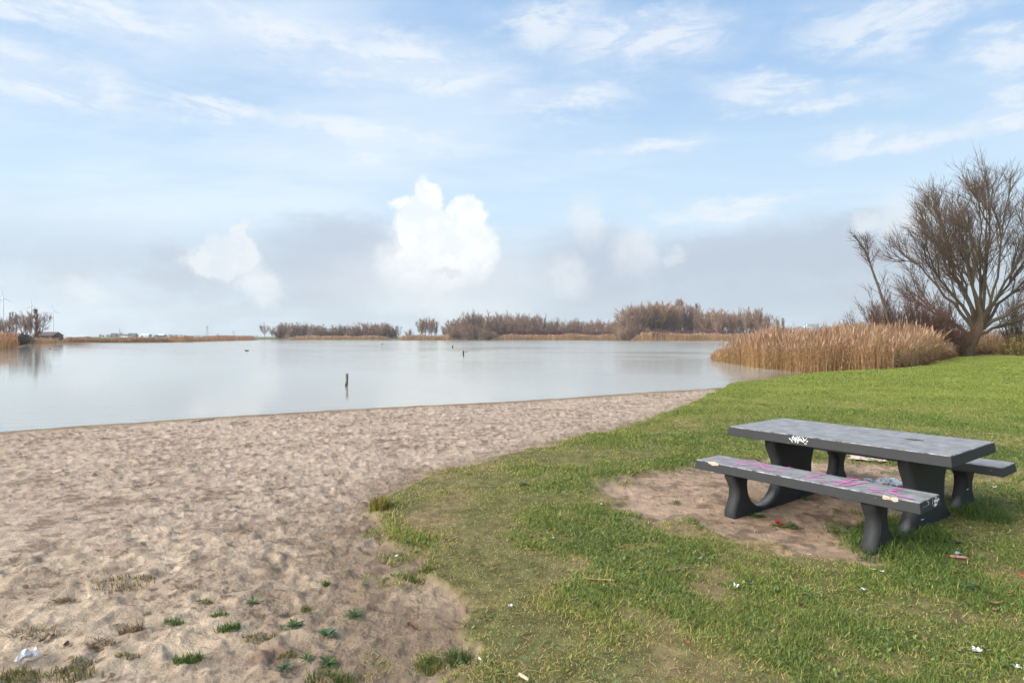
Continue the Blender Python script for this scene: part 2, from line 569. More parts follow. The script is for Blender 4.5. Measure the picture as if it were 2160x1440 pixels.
calm_ = np.maximum(sm(22, 9, seg_dist(xw, yw, [(-160, 195), (-12, 15)], False)), .4 * sm(.5, .66, fbm(xw + .3 * yw, yw * 2.2, 26, 3, 61)))
wo.data.attributes.new('calm', 'FLOAT', 'POINT').data.foreach_set('value', calm_.astype(np.float32))

# ------------------------------------------------------------------ grass
PAL = np.array([[.095, .155, .034], [.15, .215, .042], [.225, .28, .055], [.37, .335, .075], [.50, .40, .155], [.41, .29, .15]])


def blades(x, y, z, h, w, lean, C, K=3, curl=.5):
    N = len(x)
    a = rng.uniform(0, 2 * np.pi, N)
    d = np.stack([np.cos(a), np.sin(a), np.zeros(N)], 1)
    b = a + np.pi / 2 + rng.normal(0, .5, N)
    side = np.stack([np.cos(b), np.sin(b), np.zeros(N)], 1)
    t = np.linspace(0, 1, K)[None]
    hor = h[:, None] * np.sin(lean)[:, None] * (t * (1 - curl) + curl * t ** 2)
    ver = h[:, None] * np.cos(lean)[:, None] * (t - .25 * curl * t ** 2)
    Pt = np.stack([x, y, z], 1)[:, None] + d[:, None] * hor[..., None] + np.array([0, 0, 1.])[None, None] * ver[..., None]
    Wd = w[:, None] * np.array([1, .85, .12] if K == 3 else np.linspace(1, .1, K))[None]
    return strips(Pt, Wd, side, C)


def sample_grass(n, r0, r1, p):
    """radial sampling with density ~ r^-p over a fan that covers the view and some more to the sides"""
    u = rng.uniform(0, 1, n)
    k = 2 - p
    rr = (r0 ** k + u * (r1 ** k - r0 ** k)) ** (1 / k)
    tt = np.where(rng.uniform(0, 1, n) < .86, rng.uniform(R(-14), R(50), n), rng.uniform(R(48), R(74), n))
    return rr * np.sin(tt), rr * np.cos(tt)


gx, gy = sample_grass(1750000, 1.6, 56, 1.85)
zz, gg, so, ss_, sgg = ground_h(gx, gy)
lush = fbm(gx, gy, .8, 4, 201)
thin = fbm(gx, gy, .28, 3, 203)
rr = np.hypot(gx, gy)
west = sm(1.6, .0, sgg) * sm(14, 7, gy)                                    # worn strip along the sand
dens = sm(.15, .6, gg) * (1 - .985 * so) * (.38 + .62 * sm(.36, .62, .6 * thin + .4 * lush + .2 * sm(6, 12, rr) - .1 * west))
sandgrow = (1 - gg) * sm(-1.1, 0, sgg) * sm(.52, .68, thin) * .4 * sm(7, 5, gy)
dens = np.maximum(dens, sandgrow) * (ss_ > .15)
keep = rng.uniform(0, 1, len(gx)) < dens
gx, gy, zz, lush, thin, rr, west, sgg, so = [v[keep] for v in (gx, gy, zz, lush, thin, rr, west, sgg, so)]
N = len(gx)
# longer grass that the mower misses round the table feet
tfx, tfy = P(1890, 1150)
tall = np.exp(-(((gx - tfx) / .55) ** 2 + ((gy - tfy) / .45) ** 2)) + np.exp(-(((gx - P(2080, 1090)[0]) / .5) ** 2 + ((gy - P(2080, 1090)[1]) / .4) ** 2))
sc_r = np.maximum(rr / 3.2, 1)
bare = 1 - sm(.34, .62, .6 * thin + .4 * lush + .2 * sm(6, 12, rr) - .05 * west)
h = rng.uniform(.013, .04, N) * (.75 + .6 * sm(.4, .65, lush)) * (1 - .3 * bare) * (1 + .9 * np.minimum(tall, 1)) * sc_r ** .22
w = rng.uniform(.0028, .0048, N) * sc_r ** .8
lean = np.minimum(rng.uniform(.35, 1.45, N) + .45 * bare * rng.uniform(0, 1, N), 1.5)
yel = np.clip(.33 + .3 * bare + .75 * (.5 - lush) + .3 * west - .5 * np.minimum(tall, 1) - .12 * sm(6, 12, rr) + rng.normal(0, .22, N), 0, .999)
ci = np.interp(yel, [0, .25, .5, .68, .84, 1], np.arange(6))
C = np.stack([np.interp(ci, np.arange(6), PAL[:, k]) for k in range(3)], 1)
sun_lit = sm(6.5, 16, gy)[:, None]  # sunlight on the far lawn, painted into the blade colour
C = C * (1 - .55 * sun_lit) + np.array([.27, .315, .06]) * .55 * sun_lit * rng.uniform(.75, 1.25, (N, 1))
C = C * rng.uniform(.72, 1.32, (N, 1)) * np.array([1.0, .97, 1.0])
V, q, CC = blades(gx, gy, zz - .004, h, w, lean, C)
# clover and other broad little leaves in patches, with bits of dead straw between
pick = np.flatnonzero((fbm(gx, gy, .5, 3, 401) + rng.normal(0, .05, N) > .58) & (rr < 12) & (rng.uniform(0, 1, N) < .06))
nb = len(pick)
la = rng.uniform(0, 6.28, nb)
ld = np.stack([np.cos(la), np.sin(la), rng.uniform(.1, .7, nb)], 1)
LL = rng.uniform(.01, .022, nb) * sc_r[pick] ** .5
p0 = np.stack([gx[pick], gy[pick], zz[pick] + rng.uniform(.002, .022, nb)], 1)
Lp = p0[:, None] + ld[:, None] * (LL[:, None] * np.array([0, .35, .75, 1])[None])[..., None]
lcol = np.array([(.10, .16, .05), (.15, .22, .07), (.2, .27, .075), (.14, .2, .09), (.25, .26, .07)])[rng.integers(0, 5, nb)] * rng.uniform(.8, 1.25, (nb, 1))
V2, q2, C2 = strips(Lp, LL[:, None] * np.array([.15, .6, .55, .1])[None], np.stack([-np.sin(la), np.cos(la), 0 * la], 1), lcol)
ns_ = 9000
ix = rng.integers(0, N, ns_)
la = rng.uniform(0, 6.28, ns_)
ld = np.stack([np.cos(la), np.sin(la), rng.normal(0, .12, ns_)], 1)
LL = rng.uniform(.02, .07, ns_)
p0 = np.stack([gx[ix], gy[ix], zz[ix] + rng.uniform(.004, .02, ns_)], 1)
V3, q3, C3 = strips(p0[:, None] + ld[:, None] * (LL[:, None] * np.array([0, .5, 1])[None])[..., None], np.repeat((.0035 * sc_r[ix] ** .8)[:, None], 3, 1), np.stack([-np.sin(la), np.cos(la), 0 * la], 1), np.array([(.5, .4, .2), (.4, .28, .14), (.22, .13, .07)])[rng.integers(0, 3, ns_)])
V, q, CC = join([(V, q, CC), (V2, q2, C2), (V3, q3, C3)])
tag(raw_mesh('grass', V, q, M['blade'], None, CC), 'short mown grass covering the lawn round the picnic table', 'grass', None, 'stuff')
print('grass blades', N)


# ------------------------------------------------------------------ tufts, weeds, leaves, litter
def tuft(px, py, n, h, spread, cols, label, name='grass_tuft', cat='grass tuft', group=None, lean=(.1, .9), stretch=(1, 1)):
    p = GP(px, py)
    a = rng.uniform(0, 2 * np.pi, n)
    rr_ = spread * np.sqrt(rng.uniform(0, 1, n))
    x_, y_ = rr_ * np.cos(a) * stretch[0], rr_ * np.sin(a) * stretch[1]
    z_ = ground_h(x_ + p.x, y_ + p.y)[0] - p.z - .004
    cols = np.array(cols)
    C_ = cols[rng.integers(0, len(cols), n)] * rng.uniform(.75, 1.25, (n, 1))
    V, q, CC = blades(x_, y_, z_, rng.uniform(.5, 1, n) * h, rng.uniform(.003, .006, n), rng.uniform(*lean, n), C_)
    o = raw_mesh(name, V, q, M['blade'], None, CC)
    o.location = p
    return tag(o, label, cat, group)


GREEN = [(.05, .105, .02), (.08, .14, .025), (.12, .17, .04)]
OLIVE = [(.1, .13, .03), (.18, .16, .05), (.25, .19, .07)]
DRY = [(.26, .18, .09), (.2, .13, .065), (.14, .09, .05)]
YEL = [(.3, .25, .05), (.2, .2, .04), (.34, .25, .09), (.12, .16, .03)]
GT = 'grass tufts growing in the bare sand'
tuft(480, 1328, 160, .06, .045, GREEN, 'bright green grass tuft alone on the sand beside a long leaf rosette', group=GT, stretch=(1.5, .8))
tuft(397, 1394, 200, .065, .05, GREEN, 'densest dark green grass tuft near the bottom edge of the sand', group=GT, stretch=(1.4, .8))
tuft(462, 1297, 90, .04, .04, GREEN, 'small low green tuft just above the bright one on the sand', group=GT, stretch=(1.3, .6))
tuft(430, 1270, 70, .035, .04, OLIVE, 'faint olive tuft uppermost of the green tufts on the sand', group=GT, stretch=(1.3, .6))
tuft(368, 1315, 90, .045, .04, GREEN, 'lone green tuft on open sand, no plant close by', group=GT, stretch=(1.4, .6))
tuft(175, 1397, 110, .03, .05, OLIVE, 'flat olive tuft on pale sand beside the white tissue', group=GT, stretch=(1.4, .7))
tuft(38, 1428, 220, .06, .08, OLIVE, 'wide yellowed tuft at the lower corner below the white tissue', group=GT, stretch=(1.4, .7))
tuft(150, 1420, 220, .05, .07, OLIVE, 'long straggling yellow green tuft between tissue and bare sand', group=GT, stretch=(1.6, .8))
tuft(690, 1236, 90, .06, .02, GREEN, 'upright little green tuft on churned sand, topmost of all', group=GT)
tuft(268, 1384, 90, .035, .045, OLIVE, 'thin tuft on sand close to the dark damp stones', group=GT, stretch=(1.4, .6))
tuft(645, 1286, 90, .04, .03, OLIVE, 'small tuft with yellow tips between two leaf rosettes', group=GT)
tuft(603, 1383, 110, .03, .035, OLIVE, 'moss like low tuft between the two lower rosettes', group=GT, stretch=(1.4, .7))
tuft(545, 1350, 110, .04, .06, OLIVE, 'loose olive tuft spread thinly over sand, much wider than tall', group=GT, stretch=(1.7, .5))
tuft(262, 1232, 330, .05, .13, OLIVE + DRY, 'long dry streak of dying grass lying across open sand', 'dry_grass_patch', 'grass patch', stretch=(1.5, .9))
GD = 'withered brown tufts lying on the sand'
tuft(135, 1270, 120, .05, .05, DRY, 'withered brown tuft high on the sand at the far side', 'dry_tuft', 'dry tuft', GD, (.6, 1.4), (1.4, .7))
tuft(395, 1240, 100, .04, .045, DRY, 'withered brown tuft next to the long dry streak of grass', 'dry_tuft', 'dry tuft', GD, (.6, 1.4), (1.5, .7))
tuft(278, 1330, 160, .07, .05, DRY, 'bushiest withered brown tuft in the middle of bare sand', 'dry_tuft', 'dry tuft', GD, (.5, 1.4), (1.3, .8))
tuft(215, 1362, 150, .06, .05, DRY, 'withered tuft lying beside curled brown leaves', 'dry_tuft', 'dry tuft', GD, (.8, 1.45), (1.6, .7))
tuft(72, 1335, 200, .05, .11, DRY + OLIVE, 'broad thin withered tuft above the curled brown leaves', 'dry_tuft', 'dry tuft', GD, (.5, 1.4), (1.6, .6))
tuft(802, 1072, 420, .16, .09, YEL, 'tall yellow tuft on the very corner of the lawn', 'tall_grass_tuft', 'grass tuft', lean=(.05, .6))
tuft(905, 1408, 200, .065, .06, GREEN + OLIVE, 'wiry tuft at the bottom lawn edge, first beyond bare sand', 'grass_clump', 'grass tuft', lean=(.1, 1.1))
tuft(968, 1402, 240, .085, .06, [(.04, .085, .018), (.07, .11, .03), (.15, .14, .05)], 'dark spiky tuft at the bottom lawn edge', 'grass_clump', 'grass tuft', lean=(.1, 1.1))
tuft(880, 1222, 260, .08, .09, GREEN + OLIVE, 'green clump hanging over the small sandy lawn bank', 'grass_clump', 'grass tuft', lean=(.2, 1.2))
tuft(1850, 1162, 420, .12, .16, GREEN, 'long unmown clump of green round the front table foot', 'grass_clump', 'grass tuft', lean=(.1, 1.1))
tuft(1950, 1130, 160, .08, .1, GREEN + [(.2, .11, .04)], 'rusty green clump against the base of the table support', 'grass_clump', 'grass tuft', lean=(.1, 1.1))
tuft(2075, 1092, 420, .18, .2, GREEN, 'long green clump beyond the end of the table', 'grass_clump', 'grass tuft', lean=(.1, 1.1))


def leaf_set(dirs, L, Wd, el, droop, K=6):
    n = len(dirs)
    t = np.linspace(0, 1, K)[None]
    d = np.stack([np.cos(dirs), np.sin(dirs), np.zeros(n)], 1)
    side = np.stack([-np.sin(dirs), np.cos(dirs), np.zeros(n)], 1)
    hor = L[:, None] * t * np.cos(el)[:, None]
    ver = L[:, None] * (t * np.sin(el)[:, None] - droop[:, None] * t ** 2)
    Pt = d[:, None] * hor[..., None] + np.array([0, 0, 1.])[None, None] * np.maximum(ver + .006, .004)[..., None]
    prof = np.sin(np.pi * (t ** 1.25 * .93 + .04))
    return Pt, Wd[:, None] * prof, side


def rosette(px, py, size, n, cols, label, wide=.2):
    p = GP(px, py)
    dirs = np.arange(n) / n * 2 * np.pi * 2.4 + rng.uniform(-.2, .2, n)
    L = size * .85 * rng.uniform(.6, 1.0, n)
    Pt, Wd, side = leaf_set(dirs, L, L * wide, rng.uniform(.25, .95, n), rng.uniform(.15, .5, n))
    cols = np.array(cols)
    C_ = cols[rng.integers(0, len(cols), n)] * rng.uniform(.8, 1.2, (n, 1))
    V, q, CC = strips(Pt, Wd, side, C_)
    o = raw_mesh('plantain', V, q, M['leaf'], None, CC, smooth=True)
    o.location = p
    return tag(o, label, 'weed', 'leaf rosettes growing in the sand')


DG = [(.06, .11, .03), (.09, .145, .045), (.05, .09, .03)]
BG = [(.07, .105, .06), (.09, .13, .075)]
rosette(533, 1276, .085, 26, DG, 'upright green leaf rosette on open sand, topmost of the rosettes', .16)
rosette(621, 1322, .085, 28, DG, 'dark green leaf rosette in the middle of the weedy sand', .24)
rosette(747, 1302, .11, 26, DG, 'spreading long leaf rosette closest to the lawn edge', .13)
rosette(600, 1412, .085, 24, BG, 'greyish green leaf rosette, lowest on the sand', .16)
rosette(648, 1394, .075, 20, DG, 'small leaf rosette between the grey one and the yellow clump', .17)
rosette(692, 1402, .09, 22, DG, 'broad leaf rosette above the yellow clump at the bottom', .24)
rosette(690, 1340, .075, 26, BG + DG, 'clover like rosette with red petals beside it', .45)
rosette(595, 1330, .05, 12, DG, 'tiny flat rosette touching the dark green one', .25)
rosette(1105, 1025, .1, 16, BG + DG, 'blue green rosette at the lawn edge below the sand', .3)
rosette(1425, 1060, .08, 14, DG, 'flat rosette at the rim of bare soil by the bench', .25)
tuft(700, 1430, 300, .07, .08, OLIVE + GREEN, 'yellow green clump at the bottom edge below the broad rosette', 'grass_clump', 'grass tuft', lean=(.1, 1.1), stretch=(1.5, .8))


def scrap(px, py, w_, l_, mat, label, name='paper_scrap', cat='litter', group=None, crumple=.35, n=7, lift=.0, rz=None, seed=None):
    """a creased little sheet lying on the ground"""
    p = GP(px, py)
    rs = np.random.default_rng(seed if seed is not None else int(px * 7 + py))
    u, v = np.meshgrid(np.linspace(-.5, .5, n), np.linspace(-.5, .5, n), indexing='ij')
    if mat == M['paper'] and w_ < .06: w_, l_ = w_ * .8, l_ * .8
    x_, y_ = u * w_ * (1 + .25 * rs.normal(size=u.shape)), v * l_ * (1 + .25 * rs.normal(size=u.shape))
    k1, k2 = rs.uniform(0, 6.28, 2)
    z_ = np.abs(np.sin(u * 4 + k1) * np.cos(v * 3.2 + k2)) * crumple * w_ + rs.uniform(0, .3, u.shape) * crumple * w_
    z_ = z_ + lift
    V = np.stack([x_.ravel(), y_.ravel(), z_.ravel()], 1)
    i = np.arange(n * n).reshape(n, n)
    q = np.stack([i[:-1, :-1], i[1:, :-1], i[1:, 1:], i[:-1, 1:]], -1).reshape(-1, 4)
    o = raw_mesh(name, V, q, mat)
    o.location = p + Vector((0, 0, .008))
    o.rotation_euler.z = rs.uniform(0, 6.28) if rz is None else rz
    return tag(o, label, cat, group)


GW = 'white paper scraps scattered over the ground'
scrap(58, 1393, .075, .05, M['paper'], 'torn white tissue on the sand at the lower corner', 'tissue', 'litter', None, .6, 9)
scrap(836, 1174, .045, .03, M['paper'], 'white paper scrap on dark sand at the lawn edge', group=GW, crumple=.2)
scrap(1012, 1393, .018, .03, M['paper'], 'narrow white scrap among the spiky tufts at the bottom', group=GW)
scrap(1553, 1242, .035, .035, M['paper'], 'folded white scrap standing up in grass below the soil patch', group=GW, crumple=.9)
scrap(1077, 1281, .03, .025, M['paper'], 'white crumb of paper in the brownish thin grass', group=GW)
scrap(1268, 1064, .035, .022, M['paper'], 'white scrap by the tip of the bare soil patch', group=GW, crumple=.15)
scrap(1167, 1136, .022, .022, M['paper'], 'small white scrap in the middle of the thin grass', group=GW)
scrap(1820, 1246, .035, .028, M['paper'], 'pointed white scrap in grass below the table foot', group=GW, crumple=.5)
scrap(2061, 1378, .04, .04, M['paper'], 'white crumpled scrap lowest in the lush grass', group=GW, crumple=.6)
scrap(1477, 1179, .028, .02, M['paper'], 'flat white flake in grass below the soil rim', group=GW, crumple=.12)
scrap(1707, 1171, .03, .016, M['paper'], 'flat white flake on the soil rim near the table foot', group=GW, crumple=.12)
scrap(1860, 1208, .03, .02, M['paper'], 'grey white flake beside a pale chip under the tall clump', group=GW, crumple=.4)
scrap(2098, 1029, .045, .02, M['paper'], 'white flake in grass beyond the far bench', group=GW, crumple=.4)
scrap(2148, 1412, .035, .03, M['paper'], 'creamy scrap near the lower lawn corner', group=GW, crumple=.4)
scrap(1843, 1203, .03, .02, M['chip'], 'beige chip lying in grass under the tall clump', 'wood_chip', 'chip', None, .2)
scrap(1832, 969, .40, .20, M['news'], 'flattened brown newspaper behind the picnic table', 'newspaper', 'litter', None, .06, 9, rz=-.5)
scrap(1853, 1027, .26, .2, M['tissue'], 'crumpled dirty white paper heaped on soil under the table', 'crumpled_paper', 'litter', None, .24, 20, seed=3)
scrap(1890, 1024, .2, .17, M['tissue'], 'crumpled grey plastic bag beside the table support', 'plastic_bag', 'litter', None, .26, 20, seed=5)
M['blue'] = plain('grey_blue_plastic', (.25, .32, .4), .4, .5, .1)
M['black'] = plain('black_plastic', (.02, .02, .022), .5, .4, .2)
M['tube'] = plain('dull_pink_card', (.34, .17, .13), .8, .2, .3)
M['orange'] = plain('orange_cane', (.33, .2, .09), .7, .3, .2)
scrap(2022, 1172, .05, .035, M['blue'], 'crushed grey blue plastic piece in the grass', 'plastic_piece', 'litter', None, .4)
scrap(1511, 997, .1, .025, M['chip'], 'yellowish splinter on soil behind the bench end', 'splinter', 'splinter', None, .08)


def rod(px, py, L, r_, mat, label, name, cat, rz, tilt=.05, sides=7):
    p = GP(px, py)
    t = np.linspace(-.5, .5, 6)
    Pt = np.stack([t * L, .03 * L * np.sin(t * 5), t * L * tilt], 1)[None]
    V, q, C_ = tubes(Pt, np.array([[.7, 1, 1.05, 1, .95, .7]]) * r_, sides, np.zeros((1, 3)))
    e = len(V)
    V = np.vstack([V, Pt[0, :1], Pt[0, -1:]])
    tr = [(e, (k + 1) % sides, k) for k in range(sides)] + [(e + 1, 5 * sides + k, 5 * sides + (k + 1) % sides) for k in range(sides)]
    o = raw_mesh(name, V, q, mat, tris=tr, smooth=True)
    o.location = p + Vector((0, 0, r_ + .012))
    o.rotation_euler.z = rz
    return tag(o, label, cat)


rod(1265, 1227, .22, .005, M['orange'], 'flat orange brown reed stalk lying on thin grass', 'reed_stalk', 'stalk', -.35)
rod(1432, 1204, .16, .004, M['tube'], 'thin red brown twig lying in grass below the soil', 'twig', 'twig', .15)
rod(2022, 1180, .1, .009, M['tube'], 'dull pink cardboard tube lying in grass near the table', 'cardboard_tube', 'litter', -.55)
rod(2013, 1150, .1, .009, M['black'], 'black plastic stub in grass beside the rusty clump', 'plastic_stub', 'litter', -.1)
rod(428, 888, .45, .012, M['wood'], 'bent bare stick at the water edge of the beach', 'stick', 'stick', .5)
rod(1105, 1436, .07, .008, M['chip'], 'pale splinter of wood at the very bottom of the lawn', 'wood_splinter', 'splinter', -1.0)


def fallen_leaf(px, py, L, c_, label, group='fallen leaves lying about the ground', curl=.5, rz=None):
    L = L * .8
    p = GP(px, py)
    K = 7
    t = np.linspace(0, 1, K)
    wd = np.sin(np.pi * np.clip(t * .92 + .05, 0, 1)) * L * .55
    V = []
    for k in range(K):
        for sgn in (-1, 0, 1):
            V.append(((t[k] - .5) * L, sgn * wd[k] * .5, curl * L * ((t[k] - .5) ** 2 * 1.3 + abs(sgn) * .28)))
    V = np.array(V)
    i = np.arange(K * 3).reshape(K, 3)
    q = np.stack([i[:-1, :-1], i[1:, :-1], i[1:, 1:], i[:-1, 1:]], -1).reshape(-1, 4)
    o = raw_mesh('fallen_leaf', V, q, M['leaf'], None, np.tile(np.array(c_), (len(V), 1)), smooth=True)
    o.location = p + Vector((0, 0, .01))
    o.rotation_euler = (random.uniform(-.3, .3), random.uniform(-.3, .3), random.uniform(0, 6.28) if rz is None else rz)
    return tag(o, label, 'leaf', group)


RED, BRN, PNK, ORG, DBR = (.3, .04, .03), (.24, .13, .08), (.42, .2, .18), (.3, .14, .06), (.09, .05, .035)
for a in [(752, 1198, .022, RED, 'red leaf on churned sand below the lawn corner'), (775, 1197, .02, DBR, 'dark red leaf beside the bright red one on churned sand'),
          (682, 1316, .022, RED, 'red petal shaped leaf next to the clover like rosette'), (676, 1322, .018, RED, 'tiny red leaf under the clover like rosette'),
          (576, 1161, .022, RED, 'single red leaf on open churned sand'), (137, 1199, .022, (.35, .12, .06), 'rusty leaf high on the open sand'),
          (22, 1311, .025, PNK, 'pink petal on sand near the lower corner'), (160, 1342, .025, PNK, 'pink petal beside withered tufts on sand'),
          (346, 1344, .022, PNK, 'pink petal alone beside the lone green tuft'), (432, 1374, .015, PNK, 'tiny pink speck of leaf above the dense tuft'),
          (700, 1388, .022, RED, 'red leaf beside the broad leaf rosette'), (95, 1352, .07, DBR, 'large curled dark brown leaf on the sand'),
          (140, 1365, .065, DBR, 'curled brown leaf next to the withered tuft'), (112, 1345, .04, DBR, 'thin curled leaf tip standing up on sand'),
          (862, 1322, .06, (.14, .05, .035), 'red brown leaf in the small sandy hollow'), (876, 1330, .055, (.17, .06, .04), 'broken red brown leaf in the same small hollow'),
          (1363, 1213, .035, PNK, 'pale pink leaf in thin grass below the soil patch'), (1166, 1119, .03, (.4, .1, .04), 'orange red leaf in the middle of the thin grass'),
          (1212, 1260, .03, PNK, 'pinkish leaf near the orange reed stalk'), (1450, 1253 + 107, .04, (.3, .1, .06), 'reddish leaf in lush grass below the folded scrap'),
          (1580, 1358, .045, (.36, .15, .1), 'upright orange brown leaf in lush grass'), (2097, 1277, .075, BRN, 'folded tan leaf lying in grass near the lawn margin'),
          (2130, 1255, .07, ORG, 'orange brown leaf in grass by the small bare patch'), (2100, 1292, .07, (.3, .2, .11), 'straw coloured leaf under the folded tan one'),
          (2155, 1218, .05, (.5, .08, .04), 'bright red orange leaf at the small bare patch'), (1576, 1229, .05, DBR, 'blackish leaf beside the folded white scrap'),
          (1690, 1268 + 10, .05, DBR, 'dark leaf deep in the lush grass'), (1350, 1152, .02, RED, 'small red leaf in grass near the soil tip'),
          (1545, 1106, .04, DBR, 'dark leaf on bare soil between bench feet'), (1760, 1117, .04, (.3, .13, .06), 'rusty leaf on bare soil by the front foot'),
          (1605, 1408, .03, BRN, 'beige leaf low in the lush grass'), (1148, 1370, .03, RED, 'red leaf at the bottom beside the leafy clump')]:
    fallen_leaf(*a)

# red flower with its leaves thrown on the soil
pf = GP(1640, 1110)
fl = empty('cut_flower', pf)
tag(fl, 'red flower head with dark leaves thrown on bare soil under the bench', 'flower')
dirs = rng.uniform(0, 6.28, 9)
Pt, Wd, side = leaf_set(dirs, rng.uniform(.03, .05, 9), np.full(9, .03), rng.uniform(.3, 1.1, 9), rng.uniform(.1, .4, 9))
V, q, CC = strips(Pt + np.array([0, 0, .02]), Wd, side, np.tile(np.array([[.5, .02, .02]]), (9, 1)) * rng.uniform(.7, 1.1, (9, 1)))
raw_mesh('petals', V, q, M['leaf'], fl, CC, smooth=True)
dirs = rng.uniform(0, 6.28, 34)
Pt, Wd, side = leaf_set(dirs, rng.uniform(.04, .09, 34), np.full(34, .026), rng.uniform(.05, .5, 34), rng.uniform(.1, .3, 34))
Pt = Pt + np.stack([rng.uniform(-.05, .16, 34), rng.uniform(-.07, .05, 34), np.zeros(34)], 1)[:, None]
V, q, CC = strips(Pt, Wd, side, np.array(DG + [(.2, .1, .03)])[rng.integers(0, 4, 34)])
raw_mesh('leaves', V, q, M['leaf'], fl, CC, smooth=True)
for px, py, lab in ((1597, 1089, 'dark green weed sprig on soil behind the front bench foot'), (1698, 1052, 'dark green weed sprig on soil by the support base'), (2030, 1240, 'short leafy weed in lush grass near the cardboard tube')):
    p = GP(px, py)
    dirs = rng.uniform(0, 6.28, 22)
    Pt, Wd, side = leaf_set(dirs, rng.uniform(.05, .1, 22), np.full(22, .02), rng.uniform(.1, .7, 22), rng.uniform(.1, .3, 22))
    V, q, CC = strips(Pt, Wd, side, np.array(DG)[rng.integers(0, 3, 22)])
    o = raw_mesh('weed_sprig', V, q, M['leaf'], None, CC, smooth=True)
    o.location = p
    tag(o, lab, 'weed', 'weed sprigs about the table')

# ------------------------------------------------------------------ picnic table
TX, TY, YAW = 3.0119, 5.3599, -.9267
root = empty('picnic_table', (TX, TY, 0), YAW)
tag(root, 'dark grey concrete picnic table with two fixed benches and graffiti', 'picnic table')
MW = Matrix.Translation((TX, TY, 0)) @ Matrix.Rotation(YAW, 4, 'Z')
MI = MW.inverted()


def slab(L, Wt, z0, z1, flare=.012, bev=.007):
    bm = bmesh.new()
    f = flare
    lo = [bm.verts.new(v) for v in ((-L / 2 - f, -Wt / 2 - f, z0), (L / 2 + f, -Wt / 2 - f, z0), (L / 2 + f, Wt / 2 + f, z0), (-L / 2 - f, Wt / 2 + f, z0))]
    hi = [bm.verts.new(v) for v in ((-L / 2, -Wt / 2, z1), (L / 2, -Wt / 2, z1), (L / 2, Wt / 2, z1), (-L / 2, Wt / 2, z1))]
    bm.faces.new(lo[::-1]); bm.faces.new(hi)
    for k in range(4): bm.faces.new((lo[k], lo[(k + 1) % 4], hi[(k + 1) % 4], hi[k]))
    rb = bmesh.ops.bevel(bm, geom=bm.edges[:], offset=bev, segments=3, profile=.6, affect='EDGES')
    bm.normal_update()
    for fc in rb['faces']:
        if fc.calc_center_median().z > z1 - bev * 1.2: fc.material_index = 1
    return bm


ZT, ZS = .75, .4992
LT, WT, LS, WS = 1.8, .975, 1.7705, .3505
WB1, WB2 = -.8415, .9401
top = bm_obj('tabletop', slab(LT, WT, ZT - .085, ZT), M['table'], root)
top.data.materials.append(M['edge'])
seats = []
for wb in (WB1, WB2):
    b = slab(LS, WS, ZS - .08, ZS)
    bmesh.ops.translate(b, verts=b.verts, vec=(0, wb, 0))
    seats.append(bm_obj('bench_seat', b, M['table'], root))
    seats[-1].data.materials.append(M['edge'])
half = [(.39, .665), (.39, .61), (.375, .56), (.335, .5), (.3, .45), (.283, .40), (.275, .35), (.275, .31)]
half += [(.56 + .285 * math.cos(a), .31 + .235 * math.sin(a)) for a in np.linspace(math.pi, 2 * math.pi, 15)[1:-1]]
half += [(.845, .31), (.84, .35), (.81, .385), (.765, .4192), (1.035, .4192), (1.03, .385), (.995, .335), (.965, .275), (.97, .21), (1.005, .15), (1.032, .1), (1.035, -.05)]
outline = half + [(-a, b) for a, b in half[::-1]]
for us in (-.57, .55):
    bm = bmesh.new()
    vs = [bm.verts.new((us - .055, .05 + a, b - .001)) for a, b in outline]
    f = bm.faces.new(vs)
    ex = bmesh.ops.extrude_face_region(bm, geom=[f])
    bmesh.ops.translate(bm, verts=[v for v in ex['geom'] if isinstance(v, bmesh.types.BMVert)], vec=(.11, 0, 0))
    bmesh.ops.recalc_face_normals(bm, faces=bm.faces)
    rim = [e for e in bm.edges if any(len(fc.verts) > 8 for fc in e.link_faces)]
    bmesh.ops.bevel(bm, geom=rim, offset=.007, segments=2, affect='EDGES')
    ob = bm_obj('table_support', bm, M['table'], root)
    for p in ob.data.polygons: p.use_smooth = len(p.vertices) < 8 and abs(p.normal.x) < .1
    if us > 0: right_support = ob


def ray_plane(px, py, pt, n):
    d = Vector(((px - CX) / F, 1, -(py - HY) / F))
    o = Vector((0, 0, CH))
    t = (pt - o).dot(n) / d.dot(n)
    return o + d * t


